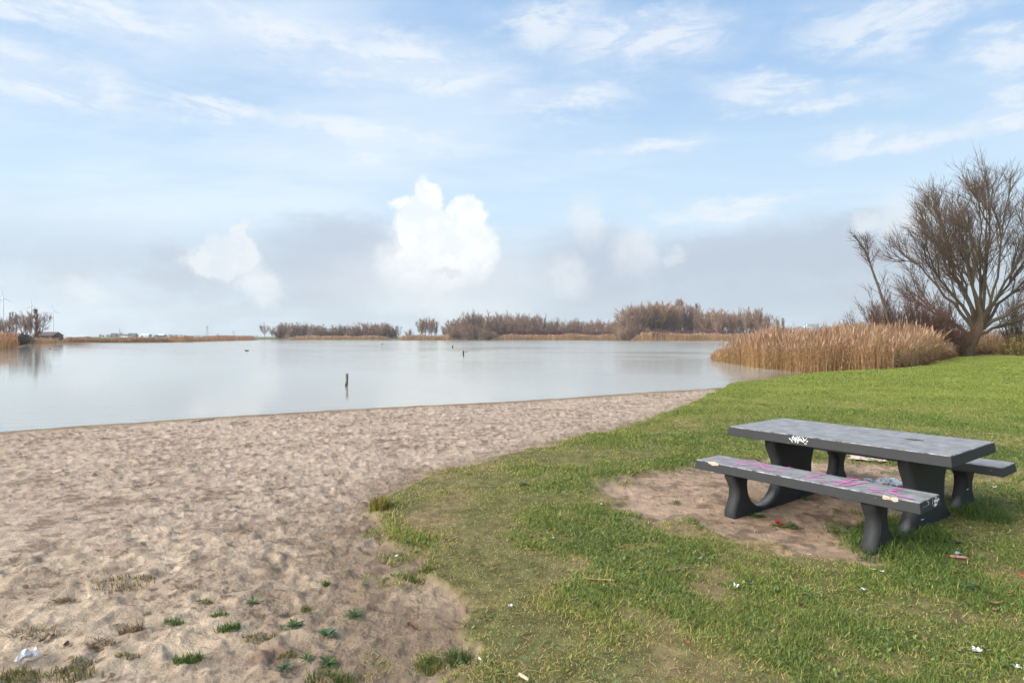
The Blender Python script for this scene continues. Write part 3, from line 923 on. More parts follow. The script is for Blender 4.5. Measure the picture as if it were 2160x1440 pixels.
def strokes(name, lines, width, plane_pt, n, mat, parent, off=.0022, taper=True):
    """flat painted strokes lying on a face of the table; lines in photo pixels"""
    n = n.normalized()
    Vs, qs = [], []
    for k_, L_ in enumerate(lines):
        wk = width
        if isinstance(L_, tuple): wk, L_ = L_
        pts = [MI @ (ray_plane(px, py, plane_pt, n)) for px, py in L_]
        nl = (MI.to_3x3() @ n)
        # resample smoothly
        res = []
        m_ = len(pts)
        for i in range(m_ - 1):
            p0, p1, p2, p3 = pts[max(i - 1, 0)], pts[i], pts[i + 1], pts[min(i + 2, m_ - 1)]
            for t in np.linspace(0, 1, 5, endpoint=False):
                t = float(t)
                res.append(.5 * ((2 * p1) + (p2 - p0) * t + (2 * p0 - 5 * p1 + 4 * p2 - p3) * t * t + (3 * p1 - p0 - 3 * p2 + p3) * t ** 3))
        res.append(pts[-1])
        base = len(Vs)
        for i, p in enumerate(res):
            tg = (res[min(i + 1, len(res) - 1)] - res[max(i - 1, 0)])
            sd = nl.cross(tg).normalized()
            wv = wk * (.75 + .35 * math.sin(i * .9 + k_)) * (.6 if taper and i in (0, len(res) - 1) else 1)
            lift = nl * (off + .00012 * k_)
            Vs += [p + sd * wv * .5 + lift, p - sd * wv * .5 + lift]
            if i: qs.append((base + 2 * i - 2, base + 2 * i - 1, base + 2 * i + 1, base + 2 * i))
    return raw_mesh(name, np.array([tuple(v) for v in Vs]), np.array(qs), mat, parent)


def z7(x, y): return (1460 + x / 7.2, 940 + y / 7.2)
def z6(x, y): return (1680 + x / 6.75, 980 + y / 6.75)
def z21(x, y): return (1640 + x / 21.6, 900 + y / 21.6)
def z4(x, y): return (1860 + x / 6, 920 + y / 6)


seat_pt = MW @ Vector((0, WB1, ZS))
UP = Vector((0, 0, 1))
A = lambda f, *p: [f(*q_) for q_ in p]
pink = [(.016, A(z7, (255, 215), (350, 180), (560, 208), (800, 245))), (.03, A(z7, (640, 290), (690, 268), (800, 250), (900, 228))),
        (.02, A(z7, (780, 210), (900, 215), (1000, 245), (1040, 290))), (.02, A(z7, (640, 285), (780, 290), (900, 300), (1000, 320), (1080, 310))),
        (.02, A(z7, (880, 290), (960, 282), (1060, 275), (1190, 300))), (.028, A(z7, (1040, 285), (1090, 340), (1180, 375), (1290, 390), (1395, 382))),
        (.03, A(z7, (1150, 325), (1190, 305))), (.03, A(z7, (1430, 350), (1490, 335))), (.016, A(z7, (1460, 322), (1520, 328))),
        (.03, A(z6, (110, 205), (180, 185), (250, 160), (330, 143), (430, 135))), (.022, A(z6, (250, 165), (320, 185), (390, 190))),
        (.02, A(z6, (330, 235), (400, 250), (470, 248))), (.03, A(z6, (500, 222), (620, 245), (760, 268))), (.032, A(z6, (540, 300), (650, 265), (760, 225), (870, 208))),
        (.022, A(z6, (690, 212), (780, 208), (850, 205))), (.04, A(z6, (650, 300), (750, 300))), (.034, A(z6, (740, 300), (860, 270), (1020, 255))),
        (.034, A(z6, (1000, 335), (1120, 360), (1240, 375))), (.034, A(z6, (1065, 372), (1150, 390), (1240, 400))),
        (.034, A(z6, (1380, 335), (1450, 345), (1520, 348))), (.036, A(z6, (1490, 362), (1400, 368), (1330, 378), (1345, 400), (1450, 438), (1560, 470), (1670, 485)))]
strokes('graffiti_tag', [(w_ * 1.1, l_) for w_, l_ in pink], .025, seat_pt, UP, M['pink'], seats[0])
wdir = (MW.to_3x3() @ Vector((0, 1, 0)))
udir = (MW.to_3x3() @ Vector((1, 0, 0)))


def face_plane(kind, Wt, wb, L, z0, z1, fl=.012):
    hgt = z1 - z0
    if kind == 'front':
        return MW @ Vector((0, wb - Wt / 2 - fl / 2, (z0 + z1) / 2)), MW.to_3x3() @ Vector((0, -hgt, fl)).normalized()
    return MW @ Vector((L / 2 + fl / 2, wb, (z0 + z1) / 2)), MW.to_3x3() @ Vector((hgt, 0, fl)).normalized()


fp, fn = face_plane('front', WT, 0, LT, ZT - .085, ZT)
wt = [A(z21, (530, 510), (620, 585), (690, 690)), A(z21, (640, 600), (700, 540), (720, 400)), A(z21, (650, 480), (740, 570), (830, 630)), A(z21, (740, 430), (800, 540), (840, 620), (790, 480)),
      A(z21, (830, 440), (880, 560), (900, 600), (880, 460)), A(z21, (920, 430), (960, 520), (960, 620)), A(z21, (960, 610), (990, 520), (1030, 620)), A(z21, (800, 700), (880, 640), (1000, 620), (1100, 640), (1200, 710)),
      A(z21, (1000, 430), (1060, 540), (1150, 640), (1210, 700)), A(z21, (1100, 450), (1180, 520), (1240, 650)), A(z21, (1170, 540), (1230, 610), (1310, 580)), A(z21, (1240, 650), (1300, 570), (1360, 520)),
      A(z21, (1320, 690), (1400, 630)), A(z21, (900, 730), (980, 685))]
strokes('graffiti_tag', wt, .007, fp, fn, M['whitepaint'], top)
fp, fn = face_plane('end', WS, WB1, LS, ZS - .08, ZS)
we = [(.007, A(z4, (518, 893), (521, 899))), (.007, A(z4, (538, 885), (542, 891))), (.007, A(z4, (556, 876), (560, 883))), A(z4, (572, 826), (590, 830), (588, 855), (575, 870)),
      A(z4, (636, 790), (640, 820), (634, 845), (648, 880)), (.02, A(z4, (655, 805), (672, 840), (660, 880))), (.016, A(z4, (655, 815), (690, 800), (718, 788))),
      (.014, A(z4, (668, 870), (690, 850), (692, 810))), (.01, A(z4, (680, 820), (715, 802))), (.01, A(z4, (668, 778), (690, 770)))]
for l_ in we: strokes('graffiti_stroke', [l_], .006, fp, fn, M['whitepaint'], seats[0], .0022 + .0002 * we.index(l_))
sp_, sn_ = MW @ Vector((.55 + .055, 0, .4)), udir
bl = [A(z4, (515, 378), (535, 470), (565, 632)), A(z4, (700, 380), (685, 500), (675, 690)), A(z4, (700, 875), (730, 955)), A(z4, (1060, 550), (1065, 625)), A(z4, (1115, 525), (1110, 690)), A(z4, (1068, 680), (1062, 740)), A(z4, (1112, 690), (1125, 735))]
for l_ in bl: strokes('painted_line', [l_], .012, sp_, sn_, M['blackpaint'], right_support, .001)
for l_ in (A(z4, (1068, 672), (1102, 662)), A(z4, (495, 1056), (535, 1042))): strokes('scratch', [l_], .008, sp_, sn_, M['whitepaint'], right_support, .0015)


def chip(px, py, a_, b_, plane, parent, seed):
    rs = np.random.default_rng(seed)
    pt, n = plane
    c0 = MI @ ray_plane(px, py, pt, n)
    nl = MI.to_3x3() @ n
    e1 = Vector((1, 0, 0)); e2 = nl.cross(e1).normalized()
    V = [tuple(c0 + nl * .004)]
    m_ = 14
    for k in range(m_):
        an = k / m_ * 6.283
        rr_ = 1 + rs.uniform(-.3, .2)
        V.append(tuple(c0 + e1 * math.cos(an) * a_ * rr_ + e2 * math.sin(an) * b_ * rr_ + nl * .0015))
    return raw_mesh('chip', np.array(V), None, M['chip'], parent, tris=[(0, k + 1, (k + 1) % m_ + 1) for k in range(m_)])


fpl = face_plane('front', WS, WB1, LS, ZS - .08, ZS)
chip(*z7(320, 268), .055, .018, fpl, seats[0], 1)
chip(*z6(1275, 465), .03, .016, fpl, seats[0], 2)
chip(*z6(1395, 492), .03, .018, fpl, seats[0], 3)
chip(*z21(1280, 765), .012, .007, face_plane('front', WT, 0, LT, ZT - .085, ZT), top, 4)
# burnt ring on the tabletop
ctr = MI @ ray_plane(*z4(420, 45), MW @ Vector((0, 0, ZT)), UP)
M['burn'] = plain('scorched_patch', (.3, .3, .3), .9, .1, .6, 40, (.06, .06, .06))
rs = np.random.default_rng(11)
V = [tuple(ctr + Vector((0, 0, .0012)))] + [tuple(ctr + Vector((math.cos(k / 20 * 6.283) * .07 * (1 + rs.uniform(-.3, .25)), math.sin(k / 20 * 6.283) * .05 * (1 + rs.uniform(-.3, .25)), .0012))) for k in range(20)]
raw_mesh('scorch_mark', np.array(V), None, M['burn'], top, tris=[(0, k + 1, (k + 1) % 20 + 1) for k in range(20)])


# ------------------------------------------------------------------ bare trees
def spawn(PP, m, t0, t1, a0, a1, lf, up=.1, jit=.12, K=5, droop=0.0):
    """m children on every parent polyline; lf(t) gives length"""
    N, Kp, _ = PP.shape
    t = rng.uniform(t0, t1, (N, m))
    f = t * (Kp - 1)
    i = np.minimum(f.astype(int), Kp - 2)
    fr = (f - i)[..., None]
    n_ = np.arange(N)[:, None]
    A_, B_ = PP[n_, i], PP[n_, i + 1]
    pos = (A_ + (B_ - A_) * fr).reshape(-1, 3)
    tan = nrm(B_ - A_).reshape(-1, 3)
    rnd = rng.normal(size=tan.shape)
    perp = nrm(rnd - tan * (rnd * tan).sum(1, keepdims=True))
    a = rng.uniform(a0, a1, len(pos))[:, None]
    d = nrm(tan * np.cos(a) + perp * np.sin(a))
    L = lf(t.reshape(-1)) * rng.uniform(.65, 1.25, len(pos))
    out = np.empty((len(pos), K, 3))
    out[:, 0] = pos
    for k in range(1, K):
        d = nrm(d + np.array([0, 0, up - droop * k / K]) + rng.normal(size=d.shape) * jit)
        out[:, k] = out[:, k - 1] + d * (L / (K - 1))[:, None]
    return out


def tap(N, K, r0, r1):
    return np.repeat(np.linspace(r0, r1, K)[None], N, 0)


def catmull(pts, m):
    pts = np.array(pts, float)
    n = len(pts)
    out = []
    for t in np.linspace(0, n - 1.0001, m):
        i = int(t); u = t - i
        p0, p1, p2, p3 = pts[max(i - 1, 0)], pts[i], pts[i + 1], pts[min(i + 2, n - 1)]
        out.append(.5 * (2 * p1 + (p2 - p0) * u + (2 * p0 - 5 * p1 + 4 * p2 - p3) * u * u + (3 * p1 - p0 - 3 * p2 + p3) * u ** 3))
    return np.array(out)


def cols(n, c_, v=.25):
    return np.array(c_)[None] * rng.uniform(1 - v, 1 + v, (n, 1))


# --- the big bare willow
TZ = 48.0
b0 = P(2040, 748)
base = Vector(((2040 - CX) / F * TZ, TZ, gz((2040 - CX) / F * TZ, TZ)))


def tp(px, py, dy=0.0):
    v = AT(px, py, TZ)
    # same place seen against the tree's own plane, then pushed back or forward along Y
    return (v.x - base.x, dy, v.z - base.z)


willow = empty('bare_willow', base)
tag(willow, 'tall spreading bare tree with leaning forked trunk at the lawn end', 'tree')
trunk = catmull([(-.1, 0, -.3), tp(2043, 735), tp(2056, 705), tp(2070, 680), tp(2078, 655)], 12)
limbs_px = [([(2058, 704), (2035, 630), (1995, 560), (1955, 490), (1922, 445)], -.5), ([(2064, 698), (2045, 620), (2015, 530), (1985, 450), (1955, 405)], 1.6), ([(2068, 690), (2060, 600), (2045, 500), (2030, 410), (2003, 345)], -1.8),
            ([(2052, 708), (2020, 650), (1975, 600), (1925, 545), (1893, 515)], -1.0), ([(2062, 700), (2045, 625), (2030, 560), (2000, 480), (1962, 385)], .5),
            ([(2068, 690), (2062, 600), (2066, 500), (2062, 420), (2056, 345)], -1.5), ([(2072, 690), (2088, 600), (2098, 510), (2112, 420), (2116, 345)], 1.2),
            ([(2074, 690), (2104, 620), (2150, 560), (2190, 480), (2215, 400)], -.6), ([(2074, 692), (2110, 640), (2165, 595), (2225, 550), (2270, 520)], 1.0),
            ([(2056, 706), (2030, 640), (1990, 590), (1950, 520), (1915, 500)], 2.5), ([(2066, 700), (2052, 640), (2005, 560), (1975, 500), (1945, 450)], -2.6),
            ([(2070, 690), (2075, 600), (2085, 520), (2088, 450), (2080, 360)], 3.5), ([(2068, 690), (2055, 610), (2035, 520), (2030, 430), (2010, 360)], 3.0),
            ([(2074, 690), (2098, 600), (2130, 520), (2150, 430), (2165, 360)], -3.0), ([(2066, 690), (2070, 620), (2058, 540), (2040, 460), (2025, 380)], -4.2),
            ([(2076, 690), (2115, 650), (2150, 620), (2200, 600), (2240, 590)], -3.5), ([(2070, 705), (2110, 690), (2150, 675), (2190, 660), (2230, 660)], -1.0),
            ([(2052, 715), (2015, 680), (1975, 650), (1950, 630), (1930, 610)], 1.8)]
limbs = []
for pxs, dep in limbs_px:
    n_ = len(pxs)
    pxs = [(2066 + (a - 2066) * .77, 700 + (b - 700) * .79) for a, b in pxs]
    limbs.append(catmull([tp(a, b, dep * k / (n_ - 1)) for k, (a, b) in enumerate(pxs)], 10))
limbs = np.array(limbs)
limbs[:, 1:] += rng.normal(0, .07, limbs[:, 1:].shape)
sub = spawn(limbs, 2, .25, .8, .25, .5, lambda t: 4.6 * (1.1 - .7 * t), .1, .07, 6)
l2 = spawn(limbs, 9, .25, 1, .25, .6, lambda t: 3.2 * (1.12 - .62 * t), .09, .1, 6)
l2 = np.concatenate([l2, spawn(limbs, 3, .93, 1, .1, .4, lambda t: 2.3 + 0 * t, .1, .1, 6), spawn(sub, 6, .25, 1, .3, .7, lambda t: 2.3 * (1.1 - .5 * t), .09, .1, 6)])
l3 = spawn(l2, 6, .15, 1, .3, .7, lambda t: 1.75 * (1.1 - .5 * t), .09, .12, 5)
l4 = spawn(l3, 3, .15, 1, .2, .6, lambda t: .95 * (1.1 - .4 * t), .07, .14, 4)
BK, BK2, TW = (.095, .077, .055), (.10, .075, .056), (.125, .09, .07)
parts = [tubes(trunk[None], np.array([np.linspace(.5, .33, 12)]) * np.array([1.25, 1.1] + [1] * 10), 12, cols(1, (.085, .072, .045), 0)),
         tubes(limbs, tap(len(limbs), 10, .155, .028) * rng.uniform(.75, 1.2, (len(limbs), 1)), 7, cols(len(limbs), BK, .15))]
V, q, C_ = join(parts)
raw_mesh('trunk', V, q, M['bark'], willow, C_, smooth=True)
V, q, C_ = join([tubes(sub, tap(len(sub), 6, .075, .02), 5, cols(len(sub), BK)), tubes(l2, tap(len(l2), 6, .038, .013), 4, cols(len(l2), BK2)), tubes(l3, tap(len(l3), 5, .017, .008), 3, cols(len(l3), TW)), tubes(l4, tap(len(l4), 4, .009, .004), 3, cols(len(l4), TW))])
raw_mesh('crown', V, q, M['twig'], willow, C_)


def shrub(name, base_, n, L, spread, r0, label, cat, c_=TW, group=None, lean=(0, 0), m2=9, m3=5, tw=.009, up=.06, parent=None, dead=None):
    """many stems fanning out from the foot"""
    a = rng.uniform(0, 6.28, n)
    e = rng.uniform(0, spread, n) ** .8
    d = nrm(np.stack([np.sin(e) * np.cos(a) + lean[0], np.sin(e) * np.sin(a) + lean[1], np.cos(e)], 1))
    K = 7
    st = np.empty((n, K, 3))
    st[:, 0] = np.stack([rng.normal(0, .12 * L * .2, n), rng.normal(0, .12 * L * .2, n), np.full(n, -.1)], 1)
    Ln = L * rng.uniform(.6, 1.05, n) * (1 - .25 * e)
    for k in range(1, K):
        d = nrm(d + np.array([0, 0, up]) + rng.normal(size=d.shape) * .07)
        st[:, k] = st[:, k - 1] + d * (Ln / (K - 1))[:, None]
    s2 = spawn(st, m2, .2, 1, .25, .6, lambda t: .34 * L * (1.15 - .7 * t), .08, .1, 5)
    s3 = spawn(s2, m3, .15, 1, .25, .6, lambda t: .14 * L * (1.1 - .5 * t), .06, .12, 4)
    o = empty(name, base_)
    tag(o, label, cat, group)
    V, q, C1 = tubes(st, tap(n, K, r0, r0 * .3), 5, cols(n, BK2))
    raw_mesh('stems', V, q, M['twig'], o, C1)
    V, q, C1 = join([tubes(s2, tap(len(s2), 5, r0 * .4, tw), 3, cols(len(s2), c_)), tubes(s3, tap(len(s3), 4, tw * 1.1, tw * .6), 3, cols(len(s3), c_))])
    raw_mesh('twigs', V, q, M['twig'], o, C1)
    return o


def gxy(px, Yd):
    X_ = (px - CX) / F * Yd
    return (X_, Yd, max(gz(X_, Yd), ZW))


# leaning sapling rising out of the reeds
sap = empty('leaning_sapling', gxy(1884, 44))
tag(sap, 'thin bare sapling leaning out over the reeds', 'tree')


def sp2(px, py, dy=0):
    v = AT(px, py, 44) - sap.location
    return (v.x, dy, v.z)


stem = catmull([(0, 0, -.2), sp2(1876, 690), sp2(1858, 620), sp2(1840, 570), sp2(1825, 530), sp2(1800, 496)], 12)[None]
stem2 = catmull([sp2(1846, 590), sp2(1838, 545, .3), sp2(1838, 508, .5)], 12)[None]
ms = np.concatenate([stem, stem2])
s2 = spawn(ms, 22, .2, 1, .3, .75, lambda t: 1.7 * (1.15 - .8 * t), .06, .1, 6)
s3 = spawn(s2, 7, .2, 1, .3, .65, lambda t: .8 * (1.1 - .5 * t), .05, .13, 4)
V, q, C_ = tubes(ms, np.array([np.linspace(.13, .025, 12), np.linspace(.055, .015, 12)]), 6, cols(2, BK2, .1))
raw_mesh('trunk', V, q, M['bark'], sap, C_, smooth=True)
V, q, C_ = join([tubes(s2, tap(len(s2), 6, .024, .009), 3, cols(len(s2), TW)), tubes(s3, tap(len(s3), 4, .01, .005), 3, cols(len(s3), TW))])
raw_mesh('crown', V, q, M['twig'], sap, C_)

GS = 'leafless shrubs beside the big bare tree'
PUR = (.13, .075, .06)
shrub('bare_shrub', gxy(1885, 46), 44, 5.6, 1.0, .035, 'purple brown bare shrub below the leaning sapling', 'shrub', PUR, GS, (-.25, 0))
shrub('bare_shrub', gxy(1935, 45), 44, 5.4, .85, .035, 'densest bare shrub, between sapling and big tree, behind reeds', 'shrub', PUR, GS)
shrub('bare_shrub', gxy(1990, 49), 34, 5.2, .85, .035, 'bare shrub growing at the side of the big trunk', 'shrub', PUR, GS)
shrub('bare_shrub', gxy(2020, 46), 30, 3.4, 1.0, .025, 'low tangled bare shrub against the foot of the big trunk', 'shrub', PUR, GS)
GA = 'young bare trees beyond the lawn margin'
shrub('young_tree', gxy(2134, 50), 4, 5.6, .3, .06, 'slender young bare tree next to the big trunk beyond the lawn', 'tree', TW, GA, (.05, 0), 16, 6)
shrub('young_tree', gxy(2158, 51), 5, 5.2, .4, .05, 'young bare tree at the very edge above the yellow shrub', 'tree', TW, GA, (0, 0), 16, 6)
shrub('young_tree', gxy(2205, 49), 5, 6.2, .4, .05, 'young bare tree farther along the lawn margin, mostly cut off', 'tree', TW, GA, (0, 0), 14, 6)
# small yellow-leaved shrub
ys = shrub('yellow_shrub', gxy(2150, 47.5), 14, 1.6, 1.0, .015, 'small shrub with yellowing leaves at the lawn margin', 'shrub', TW, None, (0, 0), 6, 3)
n_ = 900
pp = rng.normal(0, 1, (n_, 3)) * np.array([.7, .6, .4]) + np.array([0, 0, .75])
aa = rng.uniform(0, 6.28, n_)
V, q, C_ = strips(np.stack([pp, pp + rng.normal(0, .05, (n_, 3))], 1), np.full((n_, 2), .06), np.stack([np.cos(aa), np.sin(aa), np.zeros(n_)], 1), np.array([(.36, .3, .04), (.2, .22, .04), (.3, .2, .04)])[rng.integers(0, 3, n_)])
raw_mesh('foliage', V, q, M['leaf'], ys, C_)

# ------------------------------------------------------------------ reeds
RC = np.array([(.50, .30, .125), (.42, .23, .09), (.58, .37, .17), (.33, .17, .075), (.62, .44, .23), (.44, .28, .13)])
PLUME = np.array([(.30, .18, .11), (.40, .26, .16), (.32, .2, .14)])


def reed_bed(name, pts, label, wscale=1.0, group=None, leaves=3, hscale=None, tint=None):
    """pts (N,4): x, y, z, height"""
    N = len(pts)
    p, H_ = pts[:, :3], pts[:, 3]
    a = rng.uniform(0, 6.28, N)
    d = np.stack([np.cos(a), np.sin(a), np.zeros(N)], 1) + np.array([.25, 0, 0])
    ln = np.where(rng.uniform(0, 1, N) < .12, rng.uniform(.22, .42, N), rng.uniform(.02, .22, N))
    t = np.linspace(0, 1, 4)
    spine = lambda tt: p[:, None] + d[:, None] * (ln * H_)[:, None, None] * (tt ** 2)[None, :, None] + np.array([0, 0, 1.])[None, None] * H_[:, None, None] * (tt - .04 * tt ** 2)[None, :, None]
    S = spine(t)
    sa = rng.uniform(-.9, .9, N)
    side = np.stack([np.cos(sa), np.sin(sa), np.zeros(N)], 1)
    patch = fbm(p[:, 0], p[:, 1], 1.3 * wscale ** .5, 3, 301)
    Cb = RC[rng.integers(0, len(RC), N)] * (.72 + .56 * patch)[:, None]
    Cb = Cb * np.array((.76, .78, .86))
    if tint is not None: Cb = Cb * np.array(tint)
    parts = [strips(S, np.repeat((rng.uniform(.012, .02, N) * wscale)[:, None], 4, 1) * np.array([1, .9, .7, .4]), side, Cb)]
    for k in range(leaves):
        t0 = rng.uniform(.25, .85, N)
        st = p + d * (ln * H_ * t0 ** 2)[:, None] + np.array([0, 0, 1.]) * (H_ * t0)[:, None]
        la = rng.uniform(0, 6.28, N)
        ld = np.stack([np.cos(la), np.sin(la), np.zeros(N)], 1)
        LL = rng.uniform(.25, .55, N)
        u = np.linspace(0, 1, 4)
        Lp = st[:, None] + ld[:, None] * (LL[:, None] * u[None] * .8)[..., None] + np.array([0, 0, 1.])[None, None] * (LL[:, None] * (.75 * u - .9 * u ** 2)[None])[..., None]
        ls_ = np.stack([-np.sin(la), np.cos(la), rng.uniform(-.5, .5, N)], 1)
        parts.append(strips(Lp, (rng.uniform(.016, .03, N) * wscale)[:, None] * np.array([.7, 1, .8, .1]), nrm(ls_), Cb * rng.uniform(.8, 1.35, (N, 1))))
    # plumes
    hp = rng.uniform(0, 1, N) < .75
    tt = np.array([.9, .97, 1.03, 1.09])
    Sp = spine(tt)[hp]
    pc = PLUME[rng.integers(0, 3, hp.sum())] * rng.uniform(.7, 1.5, (hp.sum(), 1))
    if tint is not None: pc = pc * np.array(tint)
    parts.append(strips(Sp, np.repeat((rng.uniform(.035, .07, hp.sum()) * wscale)[:, None], 4, 1) * np.array([.3, 1, .8, .15]), side[hp], pc))
    V, q, C_ = join(parts)
    return tag(raw_mesh(name, V, q, M['reed'], None, C_), label, 'reeds', group, 'stuff')


def fill_poly(poly, n):
    poly = np.array(poly)
    lo, hi = poly.min(0), poly.max(0)
    out = []
    tot = 0
    while tot < n:
        c_ = rng.uniform(lo, hi, (n * 2, 2))
        c_ = c_[inside(c_[:, 0], c_[:, 1], [tuple(v) for v in poly])]
        out.append(c_); tot += len(c_)
    return np.concatenate(out)[:n]


front = [W(1500, 760), W(1536, 767), W(1600, 777.5), W(1667, 783.5), W(1733, 790), W(1780, 789.5), P(1835, 782, -.1), P(1885, 779, -.05), P(1940, 768, 0), P(2012, 755.5, 0), P(2035, 751, 0)]
RP = front + [(38, 56), (30, 60), (23, 58), (18, 53)]
pts = fill_poly(RP, 46000)
d_f = seg_dist(pts[:, 0], pts[:, 1], front, False)
keep = rng.uniform(0, 1, len(pts)) < np.where(d_f < 4, 1, .55)
pts, d_f = pts[keep], d_f[keep]
zg = np.maximum(Hbase(pts[:, 0], pts[:, 1])[0], ZW)
tip = sm(0, 10, np.hypot(pts[:, 0] - front[0][0], pts[:, 1] - front[0][1]))
hh = np.where(rng.uniform(0, 1, len(pts)) < .04, 1.14, 1) * rng.uniform(1.5, 2.45, len(pts)) * (.36 + .64 * tip) * (.84 + .16 * sm(0, 2.2, d_f)) * (.62 + .72 * fbm(pts[:, 0], pts[:, 1], 1.6, 3, 5)) * (1 - .5 * sm(26, 35, pts[:, 0]))
reed_bed('reed_bed', np.column_stack([pts, zg - .1, hh]), 'tall golden reed bed jutting into the lake beside the lawn', .92)
SP = [P(1880, 778, 0), P(1940, 768, 0), P(2012, 756, 0), P(2050, 750, 0), P(2170, 748, 0), P(2300, 748, 0), (66, 55), (44, 54), (30, 46)]
pts2 = fill_poly(SP, 7000)
e2 = seg_dist(pts2[:, 0], pts2[:, 1], SP[:6], False)
reed_bed('dry_scrub', np.column_stack([pts2, np.maximum(Hbase(pts2[:, 0], pts2[:, 1])[0], ZW) - .1, rng.uniform(.7, 1.9, len(pts2)) * (.3 + .7 * sm(0, 2.5, e2)) * (.4 + 1.2 * fbm(pts2[:, 0], pts2[:, 1], 1.5, 3, 6))]), 'low rusty brown scrub between reeds, lawn margin and big tree', 1.5, tint=(.62, .5, .5))
# rough dry growth behind the trees
RP2 = [(33, 52), (50, 49.3), (66, 50), (70, 60), (60, 66), (36, 62)]
pts = fill_poly(RP2, 9000)
reed_bed('reed_bed', np.column_stack([pts, np.maximum(Hbase(pts[:, 0], pts[:, 1])[0], ZW) - .1, rng.uniform(1.0, 2.3, len(pts)) * sm(-1, 5, pts[:, 1] - 49.5)]), 'dry reeds standing behind the big bare tree', 1.4)


def shore_reeds(x0, y0, x1, y1, depth, h, n, label, tint=None, ws=6, tilt=1.0):
    """reed strip between two shore points given in photo pixels at the waterline"""
    a, b = np.array(W(x0, y0)), np.array(W(x1, y1))
    t = rng.uniform(0, 1, n)
    dirn = b - a
    nv = np.array([-dirn[1], dirn[0]]) / np.linalg.norm(dirn)
    if nv @ a < 0: nv = -nv
    w_ = rng.uniform(0, 1, n) ** 1.3 * depth
    edge = np.minimum(1, np.minimum(t, 1 - t) * 9 + .25)
    xy = a + dirn * t[:, None] + nv * w_[:, None]
    H_ = h * rng.uniform(.7, 1.1, n) * (.7 + .3 * fbm(xy[:, 0], xy[:, 1], 8, 2, 8) * 2) * edge
    return reed_bed('reed_strip', np.column_stack([xy, np.full(n, ZW - .1), H_]), label, ws, 'reed strips along the far banks', 1, None, tint)


TN = (1.0, .92, .85)
shore_reeds(-40, 745, 42, 733.5, 10, 2.2, 2500, 'orange brown reeds on the near bank under the far grove', (1.0, .85, .75), 3)
shore_reeds(60, 726, 130, 723, 8, 1.5, 1500, 'thin reed strip below the grove and turbines', TN, 4)
shore_reeds(125, 723, 370, 721.6, 9, 1.5, 4200, 'low reed strip along the open bank before the village', TN, 4)
shore_reeds(370, 721.6, 547, 717, 9, 1.9, 4200, 'low reed strip between the village and the first wood', TN, 5)
shore_reeds(600, 716.9, 822, 716.9, 10, 2.3, 2400, 'reed strip below the first far wood')
shore_reeds(838, 717.5, 950, 717.6, 9, 2.6, 1600, 'short reed strip between the two far woods')
shore_reeds(1036, 717.4, 1316, 717.4, 10, 3.0, 3200, 'long pale reed strip in front of the middle far wood')
shore_reeds(1330, 718.3, 1590, 719.2, 10, 3.4, 3600, 'tall tan reed strip beside the round far willow clump')

# ------------------------------------------------------------------ far trees
FB = (.245, .162, .115)


